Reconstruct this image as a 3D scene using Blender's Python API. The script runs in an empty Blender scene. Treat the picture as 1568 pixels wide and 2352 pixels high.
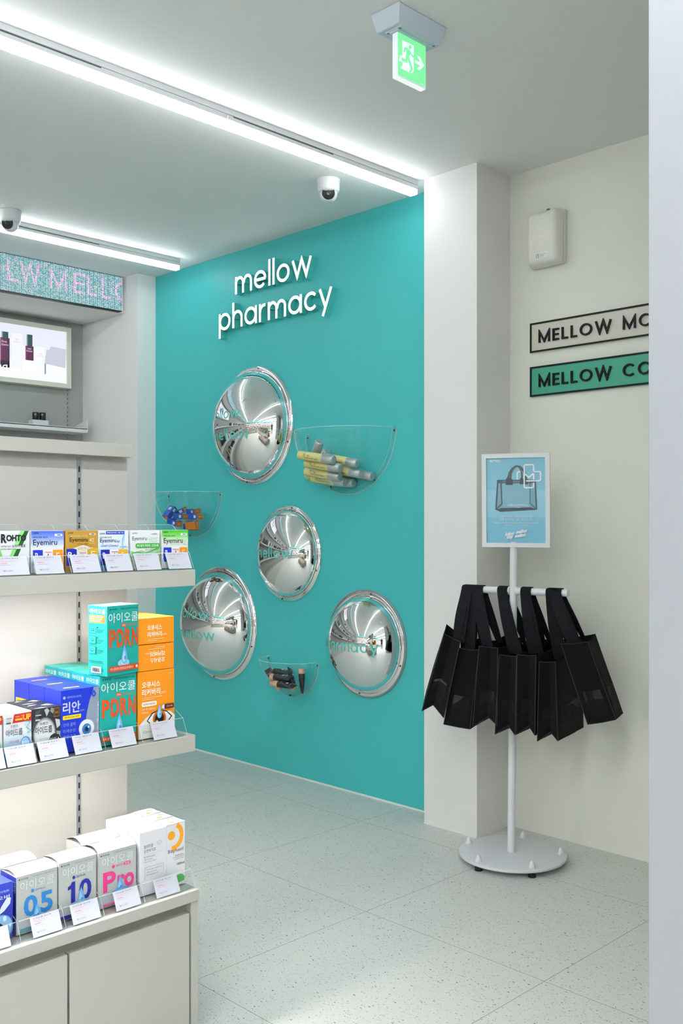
import bpy, bmesh, math, random
from mathutils import Vector, Matrix
random.seed(7)
SC = bpy.context.scene
COL = SC.collection
PI = math.pi

# ------------------------------------------------------------------ camera, world, exposure
cam = bpy.data.cameras.new('camera')
camo = bpy.data.objects.new('camera', cam)
COL.objects.link(camo)
camo.location = (0, 0, 1.108)
camo.rotation_euler = (PI / 2, 0, math.radians(45.217))
cam.sensor_fit = 'VERTICAL'
cam.sensor_height = 36.0
cam.sensor_width = 24.0
cam.lens = 36.0 * 2238.78 / 2352.0
cam.shift_y = 28.2 / 2352.0
cam.clip_start = 0.05
SC.camera = camo
SC.view_settings.view_transform = 'Standard'
SC.view_settings.look = 'None'
SC.view_settings.gamma = 1.0
SC.view_settings.use_curve_mapping = False
SC.view_settings.exposure = 0.21
LAMP = 16.0            # ceiling lamp emission
LAMPCOL = (0.93, 0.955, 1.0)
STRIP = 78.0           # shelf strip emission
w = bpy.data.worlds.new('world')
SC.world = w
w.use_nodes = True
w.node_tree.nodes['Background'].inputs[0].default_value = (0.6, 0.65, 0.66, 1)
w.node_tree.nodes['Background'].inputs[1].default_value = 0.15
SC.cycles.use_denoising = True
SC.cycles.max_bounces = 10
SC.cycles.use_adaptive_sampling = True
SC.cycles.adaptive_threshold = 0.02
SC.cycles.transparent_max_bounces = 32
SC.cycles.caustics_reflective = False
SC.cycles.caustics_refractive = False
SC.cycles.sample_clamp_indirect = 6.0

# ------------------------------------------------------------------ materials
def lin(c):
    return c / 12.92 if c <= 0.04045 else ((c + 0.055) / 1.055) ** 2.4
def rgb(h):
    if isinstance(h, str):
        h = h.lstrip('#')
        return tuple(lin(int(h[i:i + 2], 16) / 255) for i in (0, 2, 4)) + (1,)
    return tuple(h) + (1,)
MATS = {}
def mat(name, col='#cccccc', rough=0.5, metal=0.0, emit=None, estr=1.0, noise=0.0, nscale=40.0, bump=0.0, spec=0.5):
    if name in MATS:
        return MATS[name]
    m = bpy.data.materials.new(name)
    m.use_nodes = True
    nt = m.node_tree
    p = nt.nodes['Principled BSDF']
    p.inputs['Base Color'].default_value = rgb(col)
    p.inputs['Roughness'].default_value = rough
    p.inputs['Metallic'].default_value = metal
    p.inputs['Specular IOR Level'].default_value = spec
    if emit is not None:
        p.inputs['Emission Color'].default_value = rgb(emit)
        p.inputs['Emission Strength'].default_value = estr
    if noise or bump:
        tc = nt.nodes.new('ShaderNodeTexCoord')
        n = nt.nodes.new('ShaderNodeTexNoise')
        n.inputs['Scale'].default_value = nscale
        n.inputs['Detail'].default_value = 4
        nt.links.new(tc.outputs['Object'], n.inputs['Vector'])
        if noise:
            r = nt.nodes.new('ShaderNodeMapRange')
            r.inputs['To Min'].default_value = 1 - noise
            r.inputs['To Max'].default_value = 1 + noise
            nt.links.new(n.outputs['Fac'], r.inputs['Value'])
            mx = nt.nodes.new('ShaderNodeVectorMath')
            mx.operation = 'SCALE'
            mx.inputs[0].default_value = rgb(col)[:3]
            nt.links.new(r.outputs['Result'], mx.inputs['Scale'])
            nt.links.new(mx.outputs['Vector'], p.inputs['Base Color'])
        if bump:
            b = nt.nodes.new('ShaderNodeBump')
            b.inputs['Strength'].default_value = bump
            b.inputs['Distance'].default_value = 0.002
            nt.links.new(n.outputs['Fac'], b.inputs['Height'])
            nt.links.new(b.outputs['Normal'], p.inputs['Normal'])
    MATS[name] = m
    return m
def ink(h, rough=0.4):
    return mat('print_' + h.lstrip('#') + ('' if rough == 0.4 else '_r%d' % int(rough * 100)), h, rough)
def thin_clear(name, tint, edge=0.0, base_refl=0.03):
    if name in MATS:
        return MATS[name]
    m = bpy.data.materials.new(name)
    m.use_nodes = True
    nt = m.node_tree
    nt.nodes.clear()
    out = nt.nodes.new('ShaderNodeOutputMaterial')
    t = nt.nodes.new('ShaderNodeBsdfTransparent'); t.inputs[0].default_value = tint + (1,)
    g = nt.nodes.new('ShaderNodeBsdfGlossy'); g.inputs['Roughness'].default_value = 0.03
    g.inputs[0].default_value = (1, 1, 1, 1)
    lw = nt.nodes.new('ShaderNodeLayerWeight'); lw.inputs[0].default_value = 0.5
    pw = nt.nodes.new('ShaderNodeMath'); pw.operation = 'POWER'; pw.inputs[1].default_value = 5.0
    fr = nt.nodes.new('ShaderNodeMath'); fr.operation = 'MULTIPLY_ADD'; fr.inputs[1].default_value = 0.9; fr.inputs[2].default_value = base_refl
    nt.links.new(lw.outputs['Facing'], pw.inputs[0]); nt.links.new(pw.outputs[0], fr.inputs[0])
    mx = nt.nodes.new('ShaderNodeMixShader')
    nt.links.new(fr.outputs[0], mx.inputs[0]); nt.links.new(t.outputs[0], mx.inputs[1]); nt.links.new(g.outputs[0], mx.inputs[2])
    last = mx
    if edge:
        d = nt.nodes.new('ShaderNodeBsdfDiffuse'); d.inputs[0].default_value = (0.85, 0.95, 0.93, 1)
        m2 = nt.nodes.new('ShaderNodeMixShader'); m2.inputs[0].default_value = edge
        nt.links.new(mx.outputs[0], m2.inputs[1]); nt.links.new(d.outputs[0], m2.inputs[2])
        last = m2
    nt.links.new(last.outputs[0], out.inputs[0])
    MATS[name] = m
    return m
ACRYL = thin_clear('clear_acrylic', (0.975, 0.985, 0.985))
ACRYL_E = thin_clear('clear_acrylic_edge', (0.95, 0.97, 0.97), 0.35)
WHITE = mat('white_paint', '#d8dad8', 0.45)
WHITEM = mat('white_powder_coat', '#d9dcdd', 0.4)
BLACK = mat('black_plastic', '#0c0d0f', 0.35)
CHROME = mat('mirror_chrome', (0.93, 0.94, 0.94), 0.015, 1.0)
STEEL = mat('steel', '#9b9d9c', 0.3, 0.9)
LAMPM = mat('lamp_diffuser', '#ffffff', 0.5, emit=LAMPCOL, estr=LAMP)
LAMPM_BOOST = mat('lamp_diffuser_store_boosted', '#ffffff', 0.5, emit=LAMPCOL, estr=LAMP * 4.5)  # store lamps raised far above the front ones, added fill for the right wall
CREAM = mat('cream_laminate', '#b2b2a9', 0.42, noise=0.015, nscale=6)
STRIPM2 = mat('led_strip_wall', '#ffffff', 0.5, emit=(1.0, 0.97, 0.94), estr=STRIP * .35)
STRIPM = mat('led_strip', '#ffffff', 0.5, emit=(1.0, 0.95, 0.92), estr=STRIP)

# ------------------------------------------------------------------ mesh building
class MB:
    def __init__(s):
        s.v, s.f, s.m, s.mats, s.sm = [], [], [], [], []
    def mi(s, m):
        if m not in s.mats:
            s.mats.append(m)
        return s.mats.index(m)
    def add(s, vs, fs, m, smooth=False):
        o = len(s.v)
        s.v += [tuple(x) for x in vs]
        k = s.mi(m)
        for f in fs:
            s.f.append([o + i for i in f]); s.m.append(k); s.sm.append(smooth)
        return s
    def box(s, x0, y0, z0, x1, y1, z1, m, ch=0.0):
        if x0 > x1: x0, x1 = x1, x0
        if y0 > y1: y0, y1 = y1, y0
        if z0 > z1: z0, z1 = z1, z0
        if ch <= 0:
            vs = [(x, y, z) for z in (z0, z1) for y in (y0, y1) for x in (x0, x1)]
            fs = [(0, 2, 3, 1), (4, 5, 7, 6), (0, 1, 5, 4), (2, 6, 7, 3), (0, 4, 6, 2), (1, 3, 7, 5)]
            return s.add(vs, fs, m)
        bm = bmesh.new()
        bmesh.ops.create_cube(bm, size=1)
        for v in bm.verts:
            v.co = Vector(((x0 + x1) / 2 + v.co.x * (x1 - x0), (y0 + y1) / 2 + v.co.y * (y1 - y0), (z0 + z1) / 2 + v.co.z * (z1 - z0)))
        bmesh.ops.bevel(bm, geom=bm.edges[:], offset=ch, segments=2, profile=0.5, affect='EDGES')
        return s.bm(bm, m)
    def bm(s, bm, m, smooth=False):
        bm.verts.index_update()
        s.add([v.co.copy() for v in bm.verts], [[v.index for v in f.verts] for f in bm.faces], m, smooth)
        bm.free()
        return s
    def prism(s, pts, d, m):          # pts: closed 3D polygon, d: extrusion vector
        n = len(pts); d = Vector(d)
        a = [Vector(p) for p in pts]
        vs = a + [p + d for p in a]
        fs = [list(range(n))[::-1], list(range(n, 2 * n))] + [[i, (i + 1) % n, n + (i + 1) % n, n + i] for i in range(n)]
        return s.add(vs, fs, m)
    def tube(s, path, r, m, n=14, cap=True):
        path = [Vector(p) for p in path]
        rs = r if isinstance(r, (list, tuple)) else [r] * len(path)
        rings = []
        t0 = (path[1] - path[0]).normalized()
        up = Vector((0, 0, 1)) if abs(t0.z) < 0.9 else Vector((1, 0, 0))
        x = t0.cross(up).normalized()
        for i, p in enumerate(path):
            t = ((path[min(i + 1, len(path) - 1)] - path[max(i - 1, 0)])).normalized()
            x = (x - t * x.dot(t)).normalized()
            y = t.cross(x)
            rings.append([p + (x * math.cos(2 * PI * k / n) + y * math.sin(2 * PI * k / n)) * rs[i] for k in range(n)])
        vs = [v for g in rings for v in g]
        fs = []
        for i in range(len(rings) - 1):
            for k in range(n):
                fs.append((i * n + k, i * n + (k + 1) % n, (i + 1) * n + (k + 1) % n, (i + 1) * n + k))
        s.add(vs, fs, m, True)
        if cap:
            s.add(rings[0], [list(range(n))[::-1]], m); s.add(rings[-1], [list(range(n))], m)
        return s
    def lathe(s, prof, o, axis, m, n=32, a0=0.0, a1=2 * PI, smooth=True):   # prof: (radius, height along axis)
        o = Vector(o); ax = Vector(axis).normalized()
        if abs(ax.y) > 0.999: x, z = Vector((1, 0, 0)), Vector((0, 0, 1))
        elif abs(ax.z) > 0.999: x, z = Vector((1, 0, 0)), Vector((0, 1, 0))
        else:
            x = Vector((0, 0, 1)).cross(ax).normalized(); z = ax.cross(x)
        full = abs(a1 - a0 - 2 * PI) < 1e-6
        cols = n if full else n + 1
        vs, fs = [], []
        for (r, h) in prof:
            for k in range(cols):
                a = a0 + (a1 - a0) * k / n
                vs.append(o + ax * h + (x * math.cos(a) + z * math.sin(a)) * r)
        for i in range(len(prof) - 1):
            for k in range(n):
                k2 = (k + 1) % cols if full else k + 1
                fs.append((i * cols + k, i * cols + k2, (i + 1) * cols + k2, (i + 1) * cols + k))
        return s.add(vs, fs, m, smooth)
    def build(s, name, parent=None, org=(0, 0, 0), loc=None, rotz=0.0, weld=False):
        me = bpy.data.meshes.new(name)
        o = Vector(org)
        me.from_pydata([tuple(Vector(v) - o) for v in s.v], [], s.f)
        for m in s.mats:
            me.materials.append(m)
        me.polygons.foreach_set('material_index', s.m)
        me.polygons.foreach_set('use_smooth', s.sm)
        me.update()
        if weld:
            b = bmesh.new(); b.from_mesh(me)
            bmesh.ops.remove_doubles(b, verts=b.verts[:], dist=1e-5)
            bmesh.ops.recalc_face_normals(b, faces=b.faces[:])
            b.to_mesh(me); b.free()
        ob = bpy.data.objects.new(name, me)
        COL.objects.link(ob)
        if parent:
            ob.parent = parent
        else:
            ob.location = o if loc is None else loc
            ob.rotation_euler = (0, 0, rotz)
        return ob

def tag(o, label=None, cat=None, group=None, kind=None):
    if label: o['label'] = label
    if cat: o['category'] = cat
    if group: o['group'] = group
    if kind: o['kind'] = kind
    return o
def empty(name, loc, label, cat, group=None, rotz=0.0):
    o = bpy.data.objects.new(name, None)
    o.empty_display_size = 0.05
    COL.objects.link(o)
    o.location = loc
    o.rotation_euler = (0, 0, rotz)
    return tag(o, label, cat, group)
def struct(name, mb, label=None):
    o = mb.build(name)
    o['kind'] = 'structure'
    if label: o['label'] = label
    return o
def dup(o, parent=None):
    c = o.copy(); COL.objects.link(c)
    if parent: c.parent = parent
    for ch in list(o.children):
        dup(ch, c)
    return c

# ------------------------------------------------------------------ lettering
_TX = {}
def text_geo(s, bold=0.0):
    k = (s, bold)
    if k in _TX: return _TX[k]
    cu = bpy.data.curves.new('t', 'FONT')
    cu.body = s; cu.offset = bold; cu.resolution_u = 3; cu.size = 1.0
    ob = bpy.data.objects.new('t', cu); COL.objects.link(ob)
    me = ob.to_mesh()
    vs = [(v.co.x, v.co.y) for v in me.vertices]
    fs = [list(p.vertices) for p in me.polygons]
    ob.to_mesh_clear()
    bpy.data.objects.remove(ob); bpy.data.curves.remove(cu)
    if vs:
        xa = min(v[0] for v in vs); xb = max(v[0] for v in vs); ya = min(v[1] for v in vs); yb = max(v[1] for v in vs)
        vs = [((x - xa) / max(1e-6, xb - xa), (y - ya) / max(1e-6, yb - ya)) for x, y in vs]
    _TX[k] = (vs, fs)
    return _TX[k]

def ribbon(pts, w, closed=False):
    P = [Vector((p[0], p[1])) for p in pts]
    n = len(P); L, R = [], []
    for i in range(n):
        a = P[i - 1] if (i > 0 or closed) else None
        b = P[(i + 1) % n] if (i < n - 1 or closed) else None
        if a is None: d = (b - P[i]).normalized(); nn = Vector((-d.y, d.x)); k = 1
        elif b is None: d = (P[i] - a).normalized(); nn = Vector((-d.y, d.x)); k = 1
        else:
            d1 = (P[i] - a).normalized(); d2 = (b - P[i]).normalized()
            n1 = Vector((-d1.y, d1.x)); n2 = Vector((-d2.y, d2.x))
            nn = (n1 + n2)
            nn = nn.normalized() if nn.length > 1e-4 else n1
            k = 1 / max(0.35, nn.dot(n1))
        L.append(P[i] + nn * w / 2 * k); R.append(P[i] - nn * w / 2 * k)
    return L, R
def arc(cx, cy, r, a0, a1, n=24, ry=None):
    ry = r if ry is None else ry
    return [(cx + r * math.cos(math.radians(a0 + (a1 - a0) * i / n)), cy + ry * math.sin(math.radians(a0 + (a1 - a0) * i / n))) for i in range(n + 1)]
SW = 0.165
def glyph(c):
    """geometric sans glyph: (list of stroke polylines, advance width); x-height 1"""
    h = SW / 2; r = 0.5 - h
    if c == 'o': return [arc(.53, .5, r + .03, 90, 450, 40, r)], 1.06
    if c == 'c': return [arc(.53, .5, r + .03, 42, 318, 34, r)], 0.95
    if c == 'e': return [[(.10, .5), (1.0, .5)], arc(.53, .5, r + .03, 0, 318, 36, r)], 1.06
    if c == 'l': return [[(h, 0), (h, 1.47)]], SW
    if c == 'm': return [[(h, 0), (h, 1)], [(h, .55)] + arc(.40, .60, .40 - h, 180, 0, 16, .4 - h) + [(.80 - h, 0)], [(.80 - h, .55)] + arc(1.117, .60, .40 - h, 180, 0, 16, .4 - h) + [(1.434, 0)]], 1.52
    if c == 'n' or c == 'h':
        return [[(h, 0), (h, 1 if c == 'n' else 1.47)], [(h, .5)] + arc(.46, .54, .46 - h, 180, 0, 18, .46 - h) + [(.92 - h, 0)]], 0.92
    if c == 'w': return [[(.07, 1), (.43, .08), (.79, .96), (1.15, .08), (1.51, 1)]], 1.58
    if c == 'p': return [[(h, -.44), (h, 1)], arc(.56, .5, r + .03, 90, 450, 40, r)], 1.09
    if c == 'a': return [[(1.01, 0), (1.01, 1)], arc(.53, .5, r + .03, 90, 450, 40, r)], 1.09
    if c == 'r': return [[(h, 0), (h, 1)], [(h, .5)] + arc(.48, .52, .48 - h, 180, 80, 10, .48 - h)], 0.58
    if c == 'y': return [[(.07, 1), (.50, .02)], [(.93, 1), (.36, -.30), (.30, -.44)]], 1.0
    if c == 'f': return [[(.25, 0), (.25, 1.2)] + arc(.50, 1.2, .25, 180, 80, 8), [(.02, .93), (.52, .93)]], 0.58
    if c == 't': return [[(.25, 1.35), (.25, .25)] + arc(.48, .25, .23, 180, 270, 6), [(.02, .95), (.50, .95)]], 0.55
    if c == 's': return [arc(.36, .74, .26, 40, 270, 12, .18) + arc(.36, .28, .28, 90, -140, 12, .20)], 0.72
    if c == ',': return [[(.12, .1), (.05, -.2)]], 0.2
    if c == ' ': return [], 0.45
    # capitals, height 1.0
    if c == 'M': return [[(h, 0), (h, .92), (.55, .10), (1.10 - h, .92), (1.10 - h, 0)]], 1.10
    if c == 'E': return [[(h, 0), (h, 1)], [(h, 1 - h), (.60, 1 - h)], [(h, .5), (.56, .5)], [(h, h), (.60, h)]], .60
    if c == 'L': return [[(h, 1), (h, h), (.58, h)]], .58
    if c == 'O': return [arc(.56, .5, .56 - h, 90, 450, 40, .5 - h)], 1.12
    if c == 'W': return [[(.07, 1), (.40, .06), (.73, .96), (1.06, .06), (1.39, 1)]], 1.46
    if c == 'C': return [arc(.56, .5, .56 - h, 45, 315, 36, .5 - h)], 1.02
    if c == 'N': return [[(h, 0), (h, .92), (.80, .08), (.80, 1)]], .88
    return [], .5
def word(s, gap=0.2):
    """returns [(char, strokes shifted to their place)] and the total width, x-height 1"""
    x = 0; out = []
    for c in s:
        st, a = glyph(c)
        out.append((c, [[(px + x, py) for px, py in l] for l in st]))
        x += a + gap
    return out, x - gap

# printing on a flat face: o = lower-left corner, U / V = unit directions, W x H = size
def prnt(mb, o, U, V, W, H, cmds, base=0.00025):
    o = Vector(o); U = Vector(U); V = Vector(V); N = U.cross(V).normalized()
    for i, c in enumerate(cmds):
        off = base + 0.00012 * i
        P = lambda x, y: o + U * (x * W) + V * (y * H) + N * off
        k = c[0]
        if k == 't':
            _, s, x0, y0, x1, y1, col = c[:7]
            vs, fs = text_geo(s, c[7] if len(c) > 7 else 0.0)
            sh = c[8] if len(c) > 8 else 0.0
            mb.add([P(x0 + (x + sh * y) * (x1 - x0), y0 + y * (y1 - y0)) for x, y in vs], fs, ink(col))
        elif k == 'r':
            _, x0, y0, x1, y1, col = c[:6]
            mb.add([P(x0, y0), P(x1, y0), P(x1, y1), P(x0, y1)], [(0, 1, 2, 3)], ink(col))
        elif k == 'g':
            _, x0, y0, x1, y1, c0, c1, n = c
            a = [int(c0.lstrip('#')[j:j + 2], 16) for j in (0, 2, 4)]; b = [int(c1.lstrip('#')[j:j + 2], 16) for j in (0, 2, 4)]
            for q in range(n):
                t = (q + .5) / n
                hx = '#%02x%02x%02x' % tuple(int(a[j] + (b[j] - a[j]) * t) for j in range(3))
                ya = y0 + (y1 - y0) * q / n; yb = y0 + (y1 - y0) * (q + 1) / n
                mb.add([P(x0, ya), P(x1, ya), P(x1, yb), P(x0, yb)], [(0, 1, 2, 3)], ink(hx))
        elif k == 'rr':
            _, x0, y0, x1, y1, col, rad = c
            rx = rad; ry = rad * W / H
            pts = arc(x1 - rx, y1 - ry, rx, 0, 90, 6, ry) + arc(x0 + rx, y1 - ry, rx, 90, 180, 6, ry) + arc(x0 + rx, y0 + ry, rx, 180, 270, 6, ry) + arc(x1 - rx, y0 + ry, rx, 270, 360, 6, ry)
            mb.add([P(*p) for p in pts], [list(range(len(pts)))], ink(col))
        elif k == 'e':
            _, cx, cy, rx, ry, col = c[:6]
            pts = arc(cx, cy, rx, 0, 360, 28, ry)[:-1]
            mb.add([P(*p) for p in pts], [list(range(len(pts)))], ink(col))
        elif k == 'p':
            mb.add([P(*p) for p in c[1]], [list(range(len(c[1])))], ink(c[2]))
        elif k == 's':
            _, pts, wd, col = c[:4]
            L, R = ribbon([(x * W, y * H) for x, y in pts], wd * W, len(c) > 4 and c[4])
            n = len(L); cl = len(c) > 4 and c[4]
            vs = [P(q.x / W, q.y / H) for q in L] + [P(q.x / W, q.y / H) for q in R]
            mb.add(vs, [(j, n + j, n + (j + 1) % n, (j + 1) % n) for j in range(n if cl else n - 1)], ink(col))
        elif k == 'w':      # geometric word fitted to a box
            _, s, x0, y0, x1, xh, col = c
            ws, tw = word(s)
            sx = (x1 - x0) / tw
            for ch, sts in ws:
                for l in sts:
                    L, R = ribbon([((x0 + a * sx) * W, (y0 + b * xh) * H) for a, b in l], SW * xh * H)
                    n = len(L)
                    vs = [P(q.x / W, q.y / H) for q in L] + [P(q.x / W, q.y / H) for q in R]
                    mb.add(vs, [(j, n + j, n + j + 1, j + 1) for j in range(n - 1)], ink(col))
def tile(mb, pts, d, m):
    mb.prism(pts, d, m)

# ------------------------------------------------------------------ structure
H = 2.386          # ceiling
GY = 2.868         # teal wall plane
LX = -4.254        # front of the left corner pillar
def wall_mat(name, col, rough=0.75, bump=0.12):
    return mat(name, col, rough, noise=0.012, nscale=3.0, bump=bump, spec=0.25)
M_WALL = wall_mat('cream_wall_paint', '#e3e3df')
M_WALLR = wall_mat('cream_wall_paint_olive_shade', '#e3e4d8')  # cream paint with the olive cast of its shade put into the colour
M_CEIL = wall_mat('ceiling_paint', '#e7e8e6')
M_TEAL = wall_mat('teal_wall_paint', '#48b9b9', 0.46)
M_PILL = wall_mat('white_pillar_paint', '#9fa1a5', 0.6, 0.03)
M_GREY = mat('grey_felt_panel', '#9c9f9b', 0.9, noise=0.10, nscale=180, bump=0.3)

def floor_material():
    m = bpy.data.materials.new('terrazzo_floor_tile')
    m.use_nodes = True
    nt = m.node_tree; N = nt.nodes.new; L = nt.links.new
    p = nt.nodes['Principled BSDF']
    p.inputs['Roughness'].default_value = 0.44
    p.inputs['Specular IOR Level'].default_value = 0.38
    tc = N('ShaderNodeTexCoord')
    base = N('ShaderNodeRGB'); base.outputs[0].default_value = rgb('#ced1cb')
    cur = base.outputs[0]
    def chips(cur, scale, stretch, rot, thr, keep, col, seed):
        mp = N('ShaderNodeMapping'); mp.inputs['Rotation'].default_value = (0, 0, rot)
        mp.inputs['Scale'].default_value = (1, stretch, 1); mp.inputs['Location'].default_value = (seed, seed * 1.7, 0)
        L(tc.outputs['Object'], mp.inputs['Vector'])
        nz = N('ShaderNodeTexNoise'); nz.inputs['Scale'].default_value = scale * 1.3; nz.inputs['Detail'].default_value = 1
        L(mp.outputs[0], nz.inputs['Vector'])
        ad = N('ShaderNodeVectorMath'); ad.operation = 'MULTIPLY_ADD'
        ad.inputs[1].default_value = (0.35 / scale,) * 3
        L(nz.outputs['Color'], ad.inputs[0]); L(mp.outputs[0], ad.inputs[2])
        vo = N('ShaderNodeTexVoronoi'); vo.inputs['Scale'].default_value = scale; vo.voronoi_dimensions = '2D'
        L(ad.outputs[0], vo.inputs['Vector'])
        sp = N('ShaderNodeSeparateColor'); L(vo.outputs['Color'], sp.inputs[0])
        lt = N('ShaderNodeMath'); lt.operation = 'LESS_THAN'; L(vo.outputs['Distance'], lt.inputs[0])
        ml = N('ShaderNodeMath'); ml.operation = 'MULTIPLY'; ml.inputs[1].default_value = thr; L(sp.outputs[1], ml.inputs[0]); L(ml.outputs[0], lt.inputs[1])
        gt = N('ShaderNodeMath'); gt.operation = 'LESS_THAN'; gt.inputs[1].default_value = keep; L(sp.outputs[0], gt.inputs[0])
        mu = N('ShaderNodeMath'); mu.operation = 'MULTIPLY'; L(lt.outputs[0], mu.inputs[0]); L(gt.outputs[0], mu.inputs[1])
        mx = N('ShaderNodeMix'); mx.data_type = 'RGBA'
        L(mu.outputs[0], mx.inputs['Factor']); L(cur, mx.inputs['A']); mx.inputs['B'].default_value = rgb(col)
        return mx.outputs['Result']
    cur = chips(cur, 60, 2.2, 0.5, 0.175, 0.30, '#8a9188', 3.1)
    cur = chips(cur, 80, 2.4, 1.9, 0.175, 0.26, '#707971', 7.7)
    cur = chips(cur, 100, 2.0, -0.7, 0.17, 0.14, '#9a9072', 1.3)
    cur = chips(cur, 44, 2.4, 0.2, 0.15, 0.24, '#434a43', 5.9)
    cur = chips(cur, 125, 1.6, 1.1, 0.18, 0.24, '#858c84', 9.2)
    # joints of 0.6 m tiles
    sx = N('ShaderNodeSeparateXYZ'); L(tc.outputs['Object'], sx.inputs[0])
    js = []
    for ax, ph in (('X', -2.531), ('Y', 2.0136)):
        a = N('ShaderNodeMath'); a.operation = 'ADD'; a.inputs[1].default_value = -ph + 60.0; L(sx.outputs[ax], a.inputs[0])
        md = N('ShaderNodeMath'); md.operation = 'PINGPONG'; md.inputs[1].default_value = 0.3; L(a.outputs[0], md.inputs[0])
        lt = N('ShaderNodeMath'); lt.operation = 'LESS_THAN'; lt.inputs[1].default_value = 0.0007; L(md.outputs[0], lt.inputs[0])
        js.append(lt.outputs[0])
    mxx = N('ShaderNodeMath'); mxx.operation = 'MAXIMUM'; L(js[0], mxx.inputs[0]); L(js[1], mxx.inputs[1])
    mx = N('ShaderNodeMix'); mx.data_type = 'RGBA'; L(mxx.outputs[0], mx.inputs['Factor']); L(cur, mx.inputs['A']); mx.inputs['B'].default_value = rgb('#6e6a5c')
    n2 = N('ShaderNodeTexNoise'); n2.inputs['Scale'].default_value = 1.6; n2.inputs['Detail'].default_value = 3
    L(tc.outputs['Object'], n2.inputs['Vector'])
    r = N('ShaderNodeMapRange'); r.inputs['To Min'].default_value = 0.96; r.inputs['To Max'].default_value = 1.04; L(n2.outputs['Fac'], r.inputs['Value'])
    vm = N('ShaderNodeVectorMath'); vm.operation = 'SCALE'; L(mx.outputs['Result'], vm.inputs[0]); L(r.outputs[0], vm.inputs['Scale'])
    L(vm.outputs[0], p.inputs['Base Color'])
    return m
M_FLOOR = floor_material()
X0, X1, Y0, Y1 = -4.80, 3.6, -4.3, 2.963
struct('floor', MB().box(X0 - .2, Y0 - .2, -0.1, X1 + .2, Y1 + .2, 0, M_FLOOR))
struct('ceiling', MB().box(X0 - .2, Y0 - .2, H, X1 + .2, Y1 + .2, H + .1, M_CEIL))
struct('wall_teal', MB().box(LX - .02, GY, 0, -2.345, GY + .12, H, M_TEAL))
struct('column', MB().box(-2.349, 2.763, 0, -2.106, 3.1, H, M_WALL))
struct('wall_right', MB().box(-2.106, Y1, 0, X1, Y1 + .12, H, M_WALLR))
struct('pillar', MB().box(-0.781, 1.484, 0, 0.9, 1.95, H, M_PILL, 0.002))
struct('wall_side', MB().box(X1, Y0, 0, X1 + .1, Y1, H, M_WALL))
struct('wall_front', MB().box(X0, Y0 - .1, 0, X1, Y0, H, M_WALL))
struct('wall_left', MB().box(-4.90, Y0, 0, -4.795, 2.76, H, M_GREY))
struct('pillar_corner', MB().box(-4.90, 2.76, 0, LX, GY + .1, H, M_WALL))
struct('bulkhead', MB().box(-4.795, Y0, 2.203, -4.388, 2.7595, H, M_WALL))
struct('baseboard_teal', MB().box(LX, GY - .004, 0.0, -2.349, GY, 0.006, mat('sealant', '#dfe6e2', 0.5)))
struct('baseboard_column', MB().box(-2.349, 2.760, 0.0, -2.106, 2.763, 0.004, mat('sealant', '#dfe6e2', 0.5)))
# ------------------------------------------------------------------ ceiling lights
def track_light(xr, y1, y0, label, seg=0.892, lm=None):
    root = empty('track_light', (xr - .018, y1, H), label, 'ceiling light', 'white linear track lights')
    og = (xr - .018, y1, H)
    MB().box(xr - .036, y0, H - .018, xr, y1, H, WHITEM, .001).build('track_rail', root, og)
    y = y1
    dark = mat('track_slot', '#4a4f55', 0.6)
    while y > y0 + .1:
        ya = max(y - seg + .003, y0)
        hb = MB().box(xr - .036, ya, H - .034, xr - .002, y, H - .0185, WHITEM, .0008)
        hb.box(xr - .003, ya + .02, H - .0225, xr - .0012, ya + .45, H - .0195, dark)
        h = hb.build('lamp_housing', root, og)
        MB().box(xr - .0355, ya + .001, H - .053, xr - .0025, y - .001, H - .0345, lm or LAMPM, .002).build('diffuser', h, og)
        y -= seg
    return root
track_light(-2.369, 2.752, -4.1, 'long white linear ceiling light ending above the teal wall, nearer the exit sign')
track_light(-3.874, 2.752, -4.1, 'long white linear ceiling light running beside the dot matrix display')
track_light(-0.864, 1.36, -4.1, 'white linear ceiling light over the store aisle behind the camera, third from the display', lm=LAMPM_BOOST)  # carried forward to add direct light on the right wall
track_light(0.64, 1.36, -4.1, 'white linear ceiling light in the store behind the camera, fourth from the display', lm=LAMPM_BOOST)  # also drawn forward as extra fill
track_light(2.15, 0.55, -4.1, 'white linear ceiling light in the store behind the camera, farthest from the display', lm=LAMPM_BOOST)

# ------------------------------------------------------------------ dome security cameras
def security_camera(x, y, look, label):
    root = empty('security_camera', (x, y, H), label, 'security camera', 'white dome cameras on the ceiling')
    og = (x, y, H)
    b = MB(); b.lathe([(0, 0), (.0435, 0), (.0435, -.004), (.042, -.012), (.041, -.038), (.038, -.046), (.030, -.050), (0, -.050)], og, (0, 0, 1), WHITEM, 36)
    b.build('mount_base', root, og)
    d = Vector(look).normalized(); c = Vector(og) + Vector((0, 0, -.053))
    k = MB()
    prof = [(.033 * math.sin(t * PI / 18), -.033 * math.cos(t * PI / 18)) for t in range(0, 15)]
    prof += [(.0265, .0275), (.0245, .0285), (.0245, .025)]
    k.lathe(prof, c, d, WHITEM, 32)
    ball = k.build('eyeball', root, og)
    f = MB(); f.lathe([(.0246, .0262), (.012, .0268), (0, .027)], c, d, mat('smoked_lens', '#0d0f12', 0.12), 28)
    f.lathe([(.010, .0272), (.0095, .0290), (.006, .0290), (0, .0284)], c, d, mat('lens_ring', '#1b1e22', 0.25), 24)
    f.build('lens_window', ball, og)
    return root
security_camera(-2.599, 2.512, (2.5, -2.6, -.80), 'white dome security camera hanging from the ceiling in front of the teal wall')
security_camera(-3.772, 1.842, (2.4, -2.9, -.7), 'white dome security camera on the ceiling above the dot matrix display')

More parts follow.
